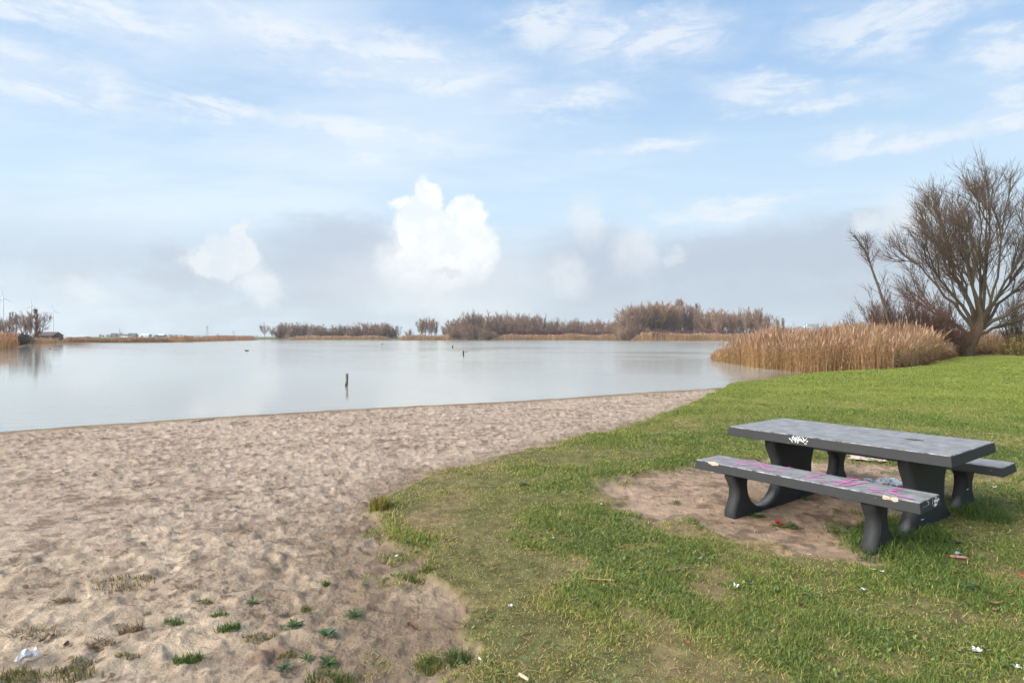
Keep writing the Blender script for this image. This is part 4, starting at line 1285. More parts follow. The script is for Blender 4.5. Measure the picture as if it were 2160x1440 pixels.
def proto_tree(kind, c_=FB, tw=.045):
    """unit-height bare tree meshes, several shapes; returns mesh object data"""
    if kind == 'poplar':
        tr = catmull([(0, 0, -.02), (.01, 0, .4), (0, .01, .97)], 9)[None]
        b2 = spawn(tr, 60, .12, .98, .3, .55, lambda t: .2 * (1.15 - .85 * t), .16, .06, 5)
        b3 = spawn(b2, 6, .15, 1, .25, .5, lambda t: .09 + 0 * t, .12, .08, 4)
        st = tr
    elif kind == 'vase':
        n = 7
        a = np.arange(n) / n * 6.283 + rng.uniform(-.3, .3, n)
        e = rng.uniform(.12, .42, n)
        st = np.empty((n, 7, 3)); st[:, 0] = (0, 0, -.02)
        d = np.stack([np.sin(e) * np.cos(a) * .35, np.sin(e) * np.sin(a) * .35, np.cos(e)], 1)
        L = rng.uniform(.72, .97, n)
        for k in range(1, 7):
            d2 = nrm(np.stack([np.sin(e) * np.cos(a), np.sin(e) * np.sin(a), np.cos(e) + .03 * k], 1)) if k > 1 else nrm(d)
            st[:, k] = st[:, k - 1] + nrm(d2 + rng.normal(size=d2.shape) * .05) * (L / 6)[:, None]
        b2 = spawn(st, 14, .25, 1, .25, .6, lambda t: .24 * (1.15 - .6 * t), .12, .08, 5)
        b3 = spawn(b2, 7, .15, 1, .25, .55, lambda t: .1 + 0 * t, .1, .1, 4)
    elif kind == 'round':
        n = 9
        a = np.arange(n) / n * 6.283 * 1.6
        e = rng.uniform(.2, 1.0, n)
        st = np.empty((n, 7, 3)); st[:, 0] = (0, 0, -.02); st[:, 1] = (0, 0, .22)
        d = nrm(np.stack([np.sin(e) * np.cos(a), np.sin(e) * np.sin(a), np.cos(e)], 1))
        for k in range(2, 7):
            d = nrm(d + np.array([0, 0, .05]) + rng.normal(size=d.shape) * .08)
            st[:, k] = st[:, k - 1] + d * .135
        b2 = spawn(st, 13, .35, 1, .3, .8, lambda t: .24 * (1.1 - .5 * t), .06, .1, 5)
        b3 = spawn(b2, 7, .2, 1, .3, .7, lambda t: .1 + 0 * t, .05, .12, 4)
    else:                                                       # 'bush' : stems from the ground
        n = 22
        a = rng.uniform(0, 6.28, n)
        e = rng.uniform(0, 1.05, n)
        st = np.empty((n, 6, 3)); st[:, 0] = np.stack([rng.normal(0, .06, n), rng.normal(0, .06, n), np.full(n, -.03)], 1)
        d = nrm(np.stack([np.sin(e) * np.cos(a), np.sin(e) * np.sin(a), np.cos(e)], 1))
        L = rng.uniform(.65, .95, n) * (1 - .15 * e)
        for k in range(1, 6):
            d = nrm(d + np.array([0, 0, .07]) + rng.normal(size=d.shape) * .06)
            st[:, k] = st[:, k - 1] + d * (L / 5)[:, None]
        b2 = spawn(st, 10, .12, 1, .25, .6, lambda t: .25 * (1.15 - .6 * t), .1, .1, 5)
        b3 = spawn(b2, 6, .1, 1, .25, .6, lambda t: .1 + 0 * t, .08, .12, 4)
    H_ = 13.0
    K = st.shape[1]
    r0 = {'poplar': .011, 'vase': .008, 'round': .012, 'bush': .005}[kind]
    t1 = tubes(st, tap(len(st), K, r0, r0 * .25), 4, cols(len(st), [v * .8 for v in c_], .15))
    t2 = join([tubes(b2, tap(len(b2), 5, .0048, .0022), 3, cols(len(b2), c_)), tubes(b3, tap(len(b3), 4, tw / H_, tw * .6 / H_), 3, cols(len(b3), c_))])
    me = []
    for nm, (V, q, C_) in (('trunk', t1), ('crown', t2)):
        o = raw_mesh(nm, V, q, M['twig'], None, C_)
        me.append(o.data)
        bpy.data.objects.remove(o)
    return me


PROTO = {k: [proto_tree(k) for _ in range(v)] for k, v in (('poplar', 3), ('vase', 4), ('round', 3), ('bush', 3))}
PROTO['rust'] = [proto_tree('poplar', (.2, .085, .045), .07)]
PROTO['dark'] = [proto_tree('bush', (.06, .05, .04), .06)]
PROTO['wine'] = [proto_tree('bush', (.14, .06, .06), .06)]


def far_tree(kind, px, ytop, Yd, label, group=None, name='bare_tree', cat='tree', ws=1.0, dz=0.0):
    X_ = (px - CX) / F * Yd
    zg = max(float(Hbase(np.array([X_]), np.array([Yd]))[0][0]), ZW) + dz
    top_ = CH + (HY - ytop) / F * Yd
    Ht = top_ - zg
    o = empty(name, (X_, Yd, zg), random.uniform(0, 6.28))
    if kind == 'poplar' and Yd > 250: ws *= 1.9
    tr, cr = random.choice(PROTO[kind])
    for nm, me in (('trunk', tr), ('crown', cr)):
        c_ = bpy.data.objects.new(nm, me)
        col.objects.link(c_)
        c_.parent = o
        c_.scale = (Ht * ws, Ht * ws, Ht)
    tag(o, label, cat, group)
    return o


def wood(x0, x1, step, prof, Y0, Y1, kinds, label, group, ws=(.8, 1.2), name='bare_tree', cat='tree', jit=5):
    if name == 'bare_tree': step, ws, jit = step * .8, (ws[0] * 1.05, ws[1] * 1.35), jit * 1.7
    xs = np.arange(x0, x1 + .1, step)
    for x_ in xs:
        xx = x_ + random.uniform(-.4, .4) * step
        yt = np.interp(xx, [p[0] for p in prof], [p[1] for p in prof]) + random.uniform(-.5, 1) * jit
        far_tree(random.choice(kinds), xx, yt, random.uniform(Y0, Y1), label, group, name, cat, random.uniform(*ws))


# first far wood
far_tree('round', 558, 682, 345, 'lone round tree standing first at the open end of the woods', ws=.75)
far_tree('vase', 574, 688, 350, 'small bare tree right behind the first round one', ws=.6)
wood(588, 684, 6, [(588, 683), (615, 679), (640, 684), (684, 685)], 344, 365, ['vase', 'round', 'bush'], 'brown bare tree of the first far wood beyond the lake', 'bare trees of the first far wood', (.8, 1.1))
wood(694, 838, 7, [(694, 690), (715, 685), (760, 683), (820, 680), (842, 692)], 346, 366, ['vase', 'bush', 'bush'], 'brown bushy tree of the second low far wood', 'bushy trees of the second far wood', (.9, 1.3))
far_tree('bush', 862, 690, 345, 'small bare bush alone between the low wood and two tall trees')
wood(886, 918, 8, [(886, 667), (918, 668)], 342, 346, ['vase'], 'tall slender tree of the small separate group over short reeds', 'slender trees of the small separate group', (.55, .75), jit=4)
wood(935, 1085, 6.5, [(935, 682), (970, 663), (1000, 659), (1085, 662)], 335, 365, ['vase', 'vase', 'vase', 'bush', 'round'], 'tall brown tree of the middle far wood', 'tall trees of the middle far wood', (.6, .9), jit=7)
wood(1085, 1150, 6, [(1085, 662), (1110, 661), (1150, 670)], 340, 365, ['vase', 'vase', 'bush'], 'tall brown tree at the thinner end of the middle wood', 'trees at the thinner end of the middle wood', (.6, .9), jit=7)
wood(945, 1045, 9, [(945, 700), (965, 682), (1010, 682), (1045, 698)], 312, 318, ['bush'], 'dark willow bush overhanging the water before the middle wood', 'willow bushes over the water', (1.1, 1.5), 'willow_bush', 'bush', 3)
wood(1045, 1310, 12, [(1045, 692), (1310, 694)], 336, 340, ['wine'], 'dark red undergrowth bush along the long pale reeds', 'dark red bushes behind the long reeds', (1.2, 1.6), 'red_bush', 'bush', 3)
wood(1155, 1310, 6.5, [(1155, 672), (1240, 677), (1310, 674)], 345, 370, ['vase', 'vase', 'bush', 'round'], 'thin pale tree in the low row behind the long reeds', 'thin trees in the low row behind the reeds', (.6, .9), jit=6)
wood(1310, 1400, 6, [(1310, 675), (1330, 652), (1360, 640), (1400, 634)], 292, 318, ['bush', 'vase', 'round'], 'grey brown willow of the round far clump', 'willows of the round far clump', (.9, 1.2), jit=6)
wood(1400, 1490, 7, [(1400, 632), (1430, 636), (1490, 655)], 296, 318, ['vase', 'poplar', 'vase'], 'tallest pointed tree beside the round willow clump', 'tall pointed trees by the willow clump', (.6, .9), jit=7)
wood(1310, 1370, 11, [(1310, 690), (1340, 675), (1370, 690)], 284, 288, ['bush'], 'willow bush at the water below the round clump', 'willow bushes below the round clump', (1.1, 1.4), 'willow_bush', 'bush', 3)
wood(1490, 1622, 7, [(1490, 656), (1540, 656), (1580, 654), (1622, 660)], 280, 315, ['vase', 'vase', 'vase', 'round'], 'thin see through tree in the row behind the tan reeds', 'thin trees behind the tan reed strip', (.55, .85), jit=8)
wood(1395, 1610, 11, [(1395, 692), (1610, 694)], 276, 280, ['wine'], 'dark red bush in the hedge behind the tan reeds', 'dark red bushes behind the tan reeds', (1.2, 1.6), 'red_bush', 'bush', 3)
far_tree('vase', 1640, 668, 300, 'small sparse tree standing alone past the row by the viaduct', ws=.6)
far_tree('poplar', 1652, 672, 305, 'thin stem alone past the row by the viaduct', ws=.8)
# grove on the near bank, far side
for k_, px, yt, Yd, ws, lab in (('round', 4, 672, 185, .9, 'grey round tree cut by the frame edge in the bank grove'), ('round', 14, 670, 190, .8, 'second round grey tree of the bank grove'),
                               ('poplar', 20, 661, 200, .9, 'slim dark poplar, first of the three in a row'), ('poplar', 27, 661, 202, .9, 'slim dark poplar, middle of the three in a row'),
                               ('poplar', 34, 663, 204, .9, 'slim dark poplar, last of the three in a row'), ('round', 48, 656, 190, .75, 'wide grey tree next to the three slim poplars'),
                               ('vase', 56, 658, 195, .6, 'upright grey tree before the rusty poplar'), ('vase', 64, 657, 188, .5, 'narrow grey tree touching the rusty poplar'),
                               ('rust', 77, 656, 186, 1.2, 'rust coloured columnar poplar of the bank grove'), ('round', 86, 657, 190, .8, 'open grey tree behind the rusty poplar')):
    far_tree(k_, px, yt, Yd, lab, ws=ws)
for px, yt, Yd, lab in ((22, 702, 150, 'dark shrub at the frame edge behind orange reeds'), (36, 700, 152, 'dark shrub in the middle of the bank thicket'), (48, 699, 155, 'tallest dark shrub of the bank thicket'),
                        (56, 704, 156, 'dark shrub nearest the water in the bank thicket'), (92, 707, 190, 'low dark shrub beside the barn'), (118, 714, 184, 'tiny dark bush alone on the low bank')):
    far_tree('dark', px, yt, Yd, lab, 'dark shrubs on the grove bank', 'dark_shrub', 'shrub', 1.6)
for px, yt, Yd in ((26, 706, 118), (34, 704, 124), (40, 707, 120), (47, 705, 128), (53, 708, 133), (58, 711, 140), (12, 703, 140)):
    far_tree('dark', px, yt, Yd, 'dark tangled shrub at the water edge of the bank thicket', 'dark shrubs at the water edge of the thicket', 'dark_shrub', 'shrub', 1.7)

# village trees
GV = 'small round trees of the far village'
for px, yt in ((212, 706), (217, 708), (227, 706), (236, 709), (247, 707), (255, 702), (268, 707), (287, 705), (300, 709), (317, 706), (326, 708), (330, 706), (350, 708), (358, 706), (363, 707), (371, 706.5)):
    far_tree('dark', px, yt - 2.2, random.uniform(880, 1000), 'small grey tree among the far village roofs', GV, ws=1.1)
far_tree('round', 383, 705, 900, 'round grey tree at the end of the far village', ws=1.15)
far_tree('bush', 459, 703, 820, 'isolated reddish tree on the open far bank', ws=1.0)
for px in np.arange(396, 548, 4.5):
    far_tree('bush', px + random.uniform(-2, 2), 706.6 + random.uniform(-.7, .5), random.uniform(1900, 2300), 'hazy tree of the low horizon belt', 'hazy trees of the horizon belt', ws=1.9)
for px in np.arange(690, 700, 5):
    pass

# ------------------------------------------------------------------ buildings far off
M['brick'] = plain('brown_brick', (.16, .1, .08), .9, .2, .2)
M['roof'] = plain('dark_roof_tiles', (.07, .06, .06), .8, .3, .2)
M['barnroof'] = plain('faded_barn_roof', (.15, .115, .11), .9, .2, .15)
M['wallw'] = plain('white_render', (.7, .7, .7), .8, .3, .05)
M['glass'] = plain('greenhouse_glass', (.6, .65, .68), .25, .6, .05)
M['asphalt'] = plain('bridge_concrete', (.36, .4, .44), .8, .3, .08, 2)


def house(px, Yd, w_, d_, hw, hr, wall, roof, label, name='house', cat='house', rz=0.0):
    X_ = (px - CX) / F * Yd
    zg = float(Hbase(np.array([X_]), np.array([Yd]))[0][0])
    o = empty(name, (X_, Yd, zg), rz)
    tag(o, label, cat, None)
    bm = bmesh.new()
    bmesh.ops.create_cube(bm, size=1)
    for v in bm.verts: v.co = (v.co.x * w_, v.co.y * d_, (v.co.z + .5) * (hw + .3) - .3)
    bm_obj('wall', bm, wall, o)
    bm = bmesh.new()
    e = .35
    a = [bm.verts.new(v) for v in ((-w_ / 2 - e, -d_ / 2 - e, hw), (w_ / 2 + e, -d_ / 2 - e, hw), (w_ / 2 + e, d_ / 2 + e, hw), (-w_ / 2 - e, d_ / 2 + e, hw))]
    r1, r2 = bm.verts.new((-w_ / 2 - e, 0, hw + hr)), bm.verts.new((w_ / 2 + e, 0, hw + hr))
    bm.faces.new((a[0], a[1], r2, r1)); bm.faces.new((a[2], a[3], r1, r2)); bm.faces.new((a[1], a[2], r2)); bm.faces.new((a[3], a[0], r1)); bm.faces.new(a[::-1])
    bm_obj('roof', bm, roof, o)
    for k in range(max(2, int(w_ / 5))):
        bm = bmesh.new()
        bmesh.ops.create_cube(bm, size=1)
        xk = -w_ / 2 + (k + .5) * w_ / max(2, int(w_ / 5))
        for v in bm.verts: v.co = (xk + v.co.x * 1.1, -d_ / 2 - .01 + v.co.y * .1, hw * .5 + v.co.z * 1.1)
        bm_obj('window', bm, M['black'], o)
    return o


house(102, 200, 6.0, 5, 1.5, 1.3, M['barnroof'], M['barnroof'], 'low brown barn with dark roof beside the bank grove', 'barn', 'barn')
house(265, 860, 9.5, 7, 2.2, 2.2, M['wallw'], M['roof'], 'white walled farm barn with dark roof in the far village', 'barn', 'barn')
house(241, 950, 9, 8, 3, 3.4, M['brick'], M['roof'], 'brown brick house among trees of the far village')
house(280, 960, 12, 8, 3, 3.6, M['brick'], M['roof'], 'wide dark roofed house behind the white barn')
house(308, 980, 14, 10, 3, 2.6, M['wallw'], M['glass'], 'bright roofed greenhouse in the middle of the far village', 'greenhouse', 'greenhouse')
house(340, 940, 12, 9, 3, 2.4, M['brick'], M['glass'], 'pale roofed shed near the end of the far village', 'shed', 'shed')
house(150, 420, 22, 8, .9, .5, M['glass'], M['glass'], 'long low white polytunnel on the bank past the grove', 'polytunnel', 'greenhouse')


# ------------------------------------------------------------------ wind turbines, pylons, mast
def tube_obj(name, pts, radii, sides, mat, parent):
    V, q, _ = tubes(np.array(pts, float)[None], np.array(radii, float)[None], sides, np.zeros((1, 3)))
    return raw_mesh(name, V, q, mat, parent, smooth=sides > 5)


def turbine(px, yhub, Yd, rot, label):
    X_ = (px - CX) / F * Yd
    zg = float(Hbase(np.array([X_]), np.array([Yd]))[0][0])
    hub = CH + (HY - yhub) / F * Yd - zg
    o = empty('wind_turbine', (X_, Yd, zg), .9)
    tag(o, label, 'wind turbine', 'wind turbines on the far horizon')
    tube_obj('tower', [(0, 0, -1), (0, 0, hub * .5), (0, 0, hub - .8)], [2.0, 1.5, 1.1], 12, M['turbine'], o)
    bm = bmesh.new()
    bmesh.ops.create_cube(bm, size=1)
    for v in bm.verts: v.co = (v.co.x * 3 * (1 if v.co.y > 0 else .7), v.co.y * 9 + 2.5, v.co.z * 3.2 * (1 if v.co.y > 0 else .8) + hub + 1)
    bmesh.ops.bevel(bm, geom=bm.edges[:], offset=.5, segments=2, affect='EDGES')
    bm_obj('nacelle', bm, M['turbine'], o)
    rot_o = empty('rotor', (0, -3.4, hub + 1))
    rot_o.parent = o
    bm = bmesh.new()
    bmesh.ops.create_uvsphere(bm, u_segments=12, v_segments=8, radius=1.5)
    bm_obj('hub', bm, M['turbine'], rot_o, True)
    Rb = 19.0
    for k in range(3):
        a = rot + k * 2.0944
        c_, s_ = math.sin(a), math.cos(a)
        sect = []
        for t_, ch, tk in ((.03, .9, .9), (.2, 1.7, .5), (.6, 1.1, .3), (1, .3, .1)):
            for u_, v_ in ((-.5, 0), (0, .5), (.5, 0), (0, -.5)):
                lx, ly, lz = u_ * ch, v_ * tk, t_ * Rb
                sect.append((lx * s_ + lz * c_, ly, -lx * c_ + lz * s_))
        qs = []
        for i in range(3):
            for j in range(4): qs.append((i * 4 + j, i * 4 + (j + 1) % 4, i * 4 + 4 + (j + 1) % 4, i * 4 + 4 + j))
        raw_mesh('blade', np.array(sect), np.array(qs), M['turbine'], rot_o)


turbine(6.5, 630, 1350, -.1, 'pale wind turbine cut by the frame edge, tallest of three')
turbine(66, 645.5, 1450, -.06, 'pale wind turbine behind the trees of the bank grove')
turbine(112, 656.5, 1600, -.12, 'pale wind turbine standing clear beside the bank grove')


def pylon(px, ytop, Yd, arms, label, wid=7):
    X_ = (px - CX) / F * Yd
    zg = float(Hbase(np.array([X_]), np.array([Yd]))[0][0])
    Ht = CH + (HY - ytop) / F * Yd - zg
    o = empty('pylon', (X_, Yd, zg))
    tag(o, label, 'pylon', 'lattice pylons on the horizon')
    P_ = []
    lv = np.linspace(0, 1, 8)
    wd = lambda t: wid * (1 - t) ** 1.5 * .5 + .7
    for sx in (-1, 1):
        for sy in (-1, 1):
            P_.append([(sx * wd(t), sy * wd(t), t * Ht) for t in lv])
    segs = []
    for i in range(7):
        w0, w1 = wd(lv[i]), wd(lv[i + 1])
        for sy in (-1, 1):
            segs.append([(-w0, sy * w0, lv[i] * Ht), (w1, sy * w1, lv[i + 1] * Ht)])
            segs.append([(w0, sy * w0, lv[i] * Ht), (-w1, sy * w1, lv[i + 1] * Ht)])
    pr = [tubes(np.array(P_), np.full((4, 8), .22), 4, np.zeros((4, 3))), tubes(np.array(segs, float), np.full((len(segs), 2), .13), 3, np.zeros((len(segs), 3)))]
    V, q, _ = join(pr)
    raw_mesh('lattice_tower', V, q, M['steel'], o)
    for t, hl in arms:
        sg_ = [[(-hl, 0, t * Ht), (0, .6, t * Ht + 1.2)], [(hl, 0, t * Ht), (0, .6, t * Ht + 1.2)], [(-hl, 0, t * Ht), (hl, 0, t * Ht)]]
        V, q, _ = tubes(np.array(sg_, float), np.full((3, 2), .3), 4, np.zeros((3, 3)))
        raw_mesh('cross_arm', V, q, M['steel'], o)


pylon(437, 688, 1500, ((.97, 4.5), (.82, 4.0)), 'lattice pylon standing clear on the open horizon')
pylon(493, 698.5, 2000, ((.97, 6.5), (.8, 4)), 'fainter wide armed pylon closer to the first wood')
pylon(252, 693, 1700, ((.7, 1.5),), 'narrow lattice mast above the far village roofs', 4)

# ------------------------------------------------------------------ viaduct with traffic
via = empty('viaduct', (0, 0, 0))
tag(via, 'long pale road viaduct glimpsed above the tall reeds', 'bridge')
VY = 560.0
xa, xb = AT(1540, 694, VY), AT(2500, 678, VY)


def prism(p0, p1, w_, h_):
    bm = bmesh.new()
    bmesh.ops.create_cube(bm, size=1)
    for v in bm.verts:
        p = p0 if v.co.x < 0 else p1
        v.co = (p.x, p.y + v.co.y * w_, p.z + v.co.z * h_)
    return bm


bm_obj('deck', prism(xa - Vector((0, 0, 1.0)), xb - Vector((0, 0, 1.0)), 11, 1.3), M['asphalt'], via)
bm_obj('parapet', prism(xa + Vector((0, -5.3, .1)), xb + Vector((0, -5.3, .1)), .25, .9), M['asphalt'], via)
bm = bmesh.new()
for k in range(60):
    p = xa.lerp(xb, (k + .5) / 60)
    V_ = bmesh.ops.create_cube(bm, size=1)['verts']
    for v in V_: v.co = (p.x + v.co.x * .15, p.y - 5.3 + v.co.y * .15, p.z + .9 + v.co.z * .8)
bm_obj('railing', bm, M['steel'], via)
for k in range(12):
    p = xa.lerp(xb, (k + .5) / 12)
    bm = bmesh.new()
    bmesh.ops.create_cube(bm, size=1)
    for v in bm.verts: v.co = (p.x + v.co.x * 1.6, p.y + v.co.y * 6, (p.z - 1.5) * (v.co.z + .5))
    bm_obj('pier', bm, M['asphalt'], via)
M['cargo'] = plain('blue_grey_curtain', (.3, .34, .38), .6, .4, .05)
M['wht'] = plain('white_vehicle_paint', (.75, .76, .78), .4, .5, .04)


def on_deck(px):
    t = ((px - CX) / F * VY - xa.x) / (xb.x - xa.x)
    p = xa.lerp(xb, t)
    return Vector((p.x, p.y - 1.5, p.z - .33))


def box(bm, c0, sz, bev=.0):
    v = bmesh.ops.create_cube(bm, size=1)['verts']
    for q_ in v: q_.co = (c0[0] + q_.co.x * sz[0], c0[1] + q_.co.y * sz[1], c0[2] + q_.co.z * sz[2])


lor = empty('lorry', on_deck(1710))
tag(lor, 'long lorry with grey trailer crossing the viaduct', 'lorry')
bm = bmesh.new(); box(bm, (1.2, 0, 2.6), (10.5, 2.5, 2.7)); bmesh.ops.bevel(bm, geom=bm.edges[:], offset=.08, affect='EDGES'); bm_obj('trailer', bm, M['cargo'], lor)
bm = bmesh.new(); box(bm, (-5.5, 0, 2.1), (2.2, 2.4, 2.9)); bmesh.ops.bevel(bm, geom=bm.edges[:], offset=.25, segments=2, affect='EDGES'); bm_obj('cab', bm, M['wht'], lor)
bm = bmesh.new(); box(bm, (-6.62, 0, 2.7), (.06, 2.0, .9)); bm_obj('windscreen', bm, M['black'], lor)
for xk in (-5.4, 2.5, 3.8, 5.1):
    for sy in (-1, 1):
        tube_obj('wheel', [(xk, sy * 1.2 - .15, .5), (xk, sy * 1.2 + .15, .5)], [.5, .5], 12, M['black'], lor)
car = empty('car', on_deck(1687))
tag(car, 'small brown car driving ahead of the lorry on the viaduct', 'car')
bm = bmesh.new(); box(bm, (0, 0, .65), (4.2, 1.7, .7)); bmesh.ops.bevel(bm, geom=bm.edges[:], offset=.15, segments=2, affect='EDGES'); bm_obj('body', bm, M['brick'], car)
bm = bmesh.new(); box(bm, (.2, 0, 1.25), (2.3, 1.5, .6)); bmesh.ops.bevel(bm, geom=bm.edges[:], offset=.22, segments=2, affect='EDGES'); bm_obj('cabin', bm, M['black'], car)
for xk in (-1.3, 1.3):
    for sy in (-1, 1):
        tube_obj('wheel', [(xk, sy * .78 - .1, .32), (xk, sy * .78 + .1, .32)], [.32, .32], 10, M['black'], car)


# ------------------------------------------------------------------ posts and birds on the water
def post(px, ytop, ywat, r_, mat, label, lean=.0, cap=None):
    p = W(px, ywat)
    Yd = p[1]
    Ht = (ywat - ytop) / F * Yd
    o = empty('mooring_post', (p[0], Yd, ZW))
    tag(o, label, 'post')
    t = np.linspace(-.25, 1, 9)
    Pt = [(lean * Ht * k + .01 * math.sin(k * 5), 0, k * Ht) for k in t]
    rr_ = r_ * (1 + .07 * np.sin(t * 9))
    V, q, _ = tubes(np.array(Pt)[None], rr_[None], 9, np.zeros((1, 3)))
    e = len(V)
    V = np.vstack([V, np.array(Pt[-1:]) + [0, 0, .015]])
    tr = [(e, e - 9 + k, e - 9 + (k + 1) % 9) for k in range(9)]
    raw_mesh('shaft', V, q, mat, o, tris=tr, smooth=True)
    V, q, _ = tubes(np.array([(lean * Ht * k, 0, k * Ht) for k in np.linspace(-.2, .22, 4)])[None], np.full((1, 4), r_ * 1.06), 9, np.zeros((1, 3)))
    raw_mesh('wet_foot', V, q, M['darkwood'], o, smooth=True)


post(730.5, 788, 814, .05, M['wood'], 'leaning weathered wooden post standing in open water', .08)
post(977.5, 740, 750, .075, M['darkwood'], 'stout black post in the water, middle of the three')
post(954.5, 728.5, 733.5, .09, M['darkwood'], 'smallest black post, most distant in the water')

M['bird'] = plain('dark_plumage', (.05, .05, .05), .8, .2, .3)
for px, py, sz, lab in ((521, 740, .5, 'dark duck alone on open water above the leaning post'), (710, 728.5, .45, 'duck far out before the first wood'), (806, 726, .55, 'duck far out near the short reed strip'), (983, 742.5, .28, 'small duck close beside the stout black post'), (105, 735.5, .3, 'small duck on the water below the clear turbine')):
    p = W(px, py)
    o = empty('duck', (p[0], p[1], ZW), random.uniform(0, 6))
    tag(o, lab, 'duck', 'ducks on the lake')
    n_ = 10
    t = np.linspace(0, 1, n_)
    spine = np.stack([(t - .5) * sz, 0 * t, .06 * sz + .1 * sz * (1 - t) ** 2], 1)
    rr_ = sz * .19 * np.sin(np.pi * np.clip(t * .94 + .03, 0, 1)) ** .6
    V, q, C_ = tubes(spine[None], rr_[None], 8, np.zeros((1, 3)))
    hd = np.array([(sz * .38, 0, .1 * sz), (sz * .43, 0, .28 * sz), (sz * .45, 0, .38 * sz), (sz * .52, 0, .4 * sz), (sz * .64, 0, .38 * sz)])
    V2, q2, _ = tubes(hd[None], np.array([[.09, .07, .1, .08, .02]]) * sz, 7, np.zeros((1, 3)))
    raw_mesh('body', np.vstack([V, V2]), np.vstack([q, q2 + len(V)]), M['bird'], o, smooth=True)

# ------------------------------------------------------------------ haze
HAZE = True
if HAZE:
    m, ns, ls, b = new_mat('air')
    ns.remove(b)
    pv = ns.new('ShaderNodeVolumePrincipled')
    pv.inputs['Color'].default_value = (.86, .9, .95, 1)
    pv.inputs['Density'].default_value = .00022
    pv.inputs['Anisotropy'].default_value = .2
    ls.new(pv.outputs[0], ns['Material Output'].inputs['Volume'])
    bm = bmesh.new()
    bmesh.ops.create_cube(bm, size=1)
    for v in bm.verts: v.co = (v.co.x * 6000, v.co.y * 6000, -3.2 + (v.co.z + .5) * 135)
    tag(bm_obj('haze', bm, m), 'thin pale haze over the far banks', 'haze', None, 'stuff')

# ------------------------------------------------------------------ sky
SUN_EL, SUN_AZ = R(32), R(243)                       # azimuth clockwise from +Y
wd_ = bpy.data.worlds.new('World')
sc.world = wd_
wd_.use_nodes = True
ns, ls = wd_.node_tree.nodes, wd_.node_tree.links
bg = ns['Background']
STR = .1
bg.inputs['Strength'].default_value = STR
sky = ns.new('ShaderNodeTexSky')
sky.sky_type = 'NISHITA'
sky.sun_disc = False
sky.sun_elevation = SUN_EL
sky.sun_rotation = SUN_AZ
sky.air_density = 1.0
sky.dust_density = .6
sky.ozone_density = 1.6
tc = ns.new('ShaderNodeTexCoord')
sx = ns.new('ShaderNodeSeparateXYZ')
ls.new(tc.outputs['Generated'], sx.inputs[0])


def mth(op, a, b=None, clamp=False):
    n = ns.new('ShaderNodeMath')
    n.operation = op
    n.use_clamp = clamp
    for i, v in enumerate((a, b)):
        if v is None: continue
        if isinstance(v, (int, float)): n.inputs[i].default_value = v
        else: ls.new(v, n.inputs[i])
    return n.outputs[0]


def smooth(v, a, b, lo=0., hi=1.):
    n = ns.new('ShaderNodeMapRange')
    n.interpolation_type = 'SMOOTHSTEP'
    ls.new(v, n.inputs[0])
    for i, q_ in enumerate((a, b, lo, hi)): n.inputs[i + 1].default_value = q_
    return n.outputs[0]


hor = mth('SQRT', mth('ADD', mth('MULTIPLY', sx.outputs[0], sx.outputs[0]), mth('MULTIPLY', sx.outputs[1], sx.outputs[1])))
AZ = mth('ARCTAN2', sx.outputs[0], sx.outputs[1])    # radians, 0 at +Y
EL = mth('ARCTAN2', sx.outputs[2], hor)
cmb = ns.new('ShaderNodeCombineXYZ')
ls.new(AZ, cmb.inputs[0]); ls.new(EL, cmb.inputs[1])


def noise(vec, scale, detail=5., rough=.55, scl=(1, 1, 1), loc=(0, 0, 0), dist=0., dims='2D'):
    mp = ns.new('ShaderNodeMapping')
    mp.inputs['Scale'].default_value = scl
    mp.inputs['Location'].default_value = loc
    ls.new(vec, mp.inputs[0])
    n = ns.new('ShaderNodeTexNoise')
    n.noise_dimensions = dims
    for k_, v in (('Scale', scale), ('Detail', detail), ('Roughness', rough), ('Distortion', dist)): n.inputs[k_].default_value = v
    ls.new(mp.outputs[0], n.inputs['Vector'])
    return n.outputs['Fac']


def pxdir(px, py):
    X_, Z_ = (px - CX) / F, (HY - py) / F
    return math.atan(X_), math.atan2(Z_, math.hypot(1, X_))


def warped(scale, amp, detail=5., rough=.6, scl=(1, 1, 1), loc=(0, 0, 0), src=None):
    """the sky directions pushed about by noise, so that cloud outlines billow"""
    mp = ns.new('ShaderNodeMapping')
    mp.inputs['Scale'].default_value = scl
    mp.inputs['Location'].default_value = loc
    ls.new(cmb.outputs[0], mp.inputs[0])
    n = ns.new('ShaderNodeTexNoise')
    n.noise_dimensions = '2D'
    for k_, v in (('Scale', scale), ('Detail', detail), ('Roughness', rough)): n.inputs[k_].default_value = v
    ls.new(mp.outputs[0], n.inputs['Vector'])
    a = ns.new('ShaderNodeVectorMath'); a.operation = 'MULTIPLY_ADD'
    a.inputs[1].default_value = (amp, amp, 0)
    ls.new(n.outputs['Color'], a.inputs[0])
    off = ns.new('ShaderNodeVectorMath'); off.operation = 'SUBTRACT'
    off.inputs[1].default_value = (amp * .5, amp * .5, 0)
    ls.new(src or cmb.outputs[0], off.inputs[0])
    ls.new(off.outputs[0], a.inputs[2])
    return a.outputs[0]


W_PUFF = warped(30, .034, 6, .66)
W_PUFF = warped(11, .035, 3, .5, loc=(2, 5, 0), src=W_PUFF)
W_WISP = warped(7, .13, 6, .65, (.6, 1.5, 1), (4, 1, 0))


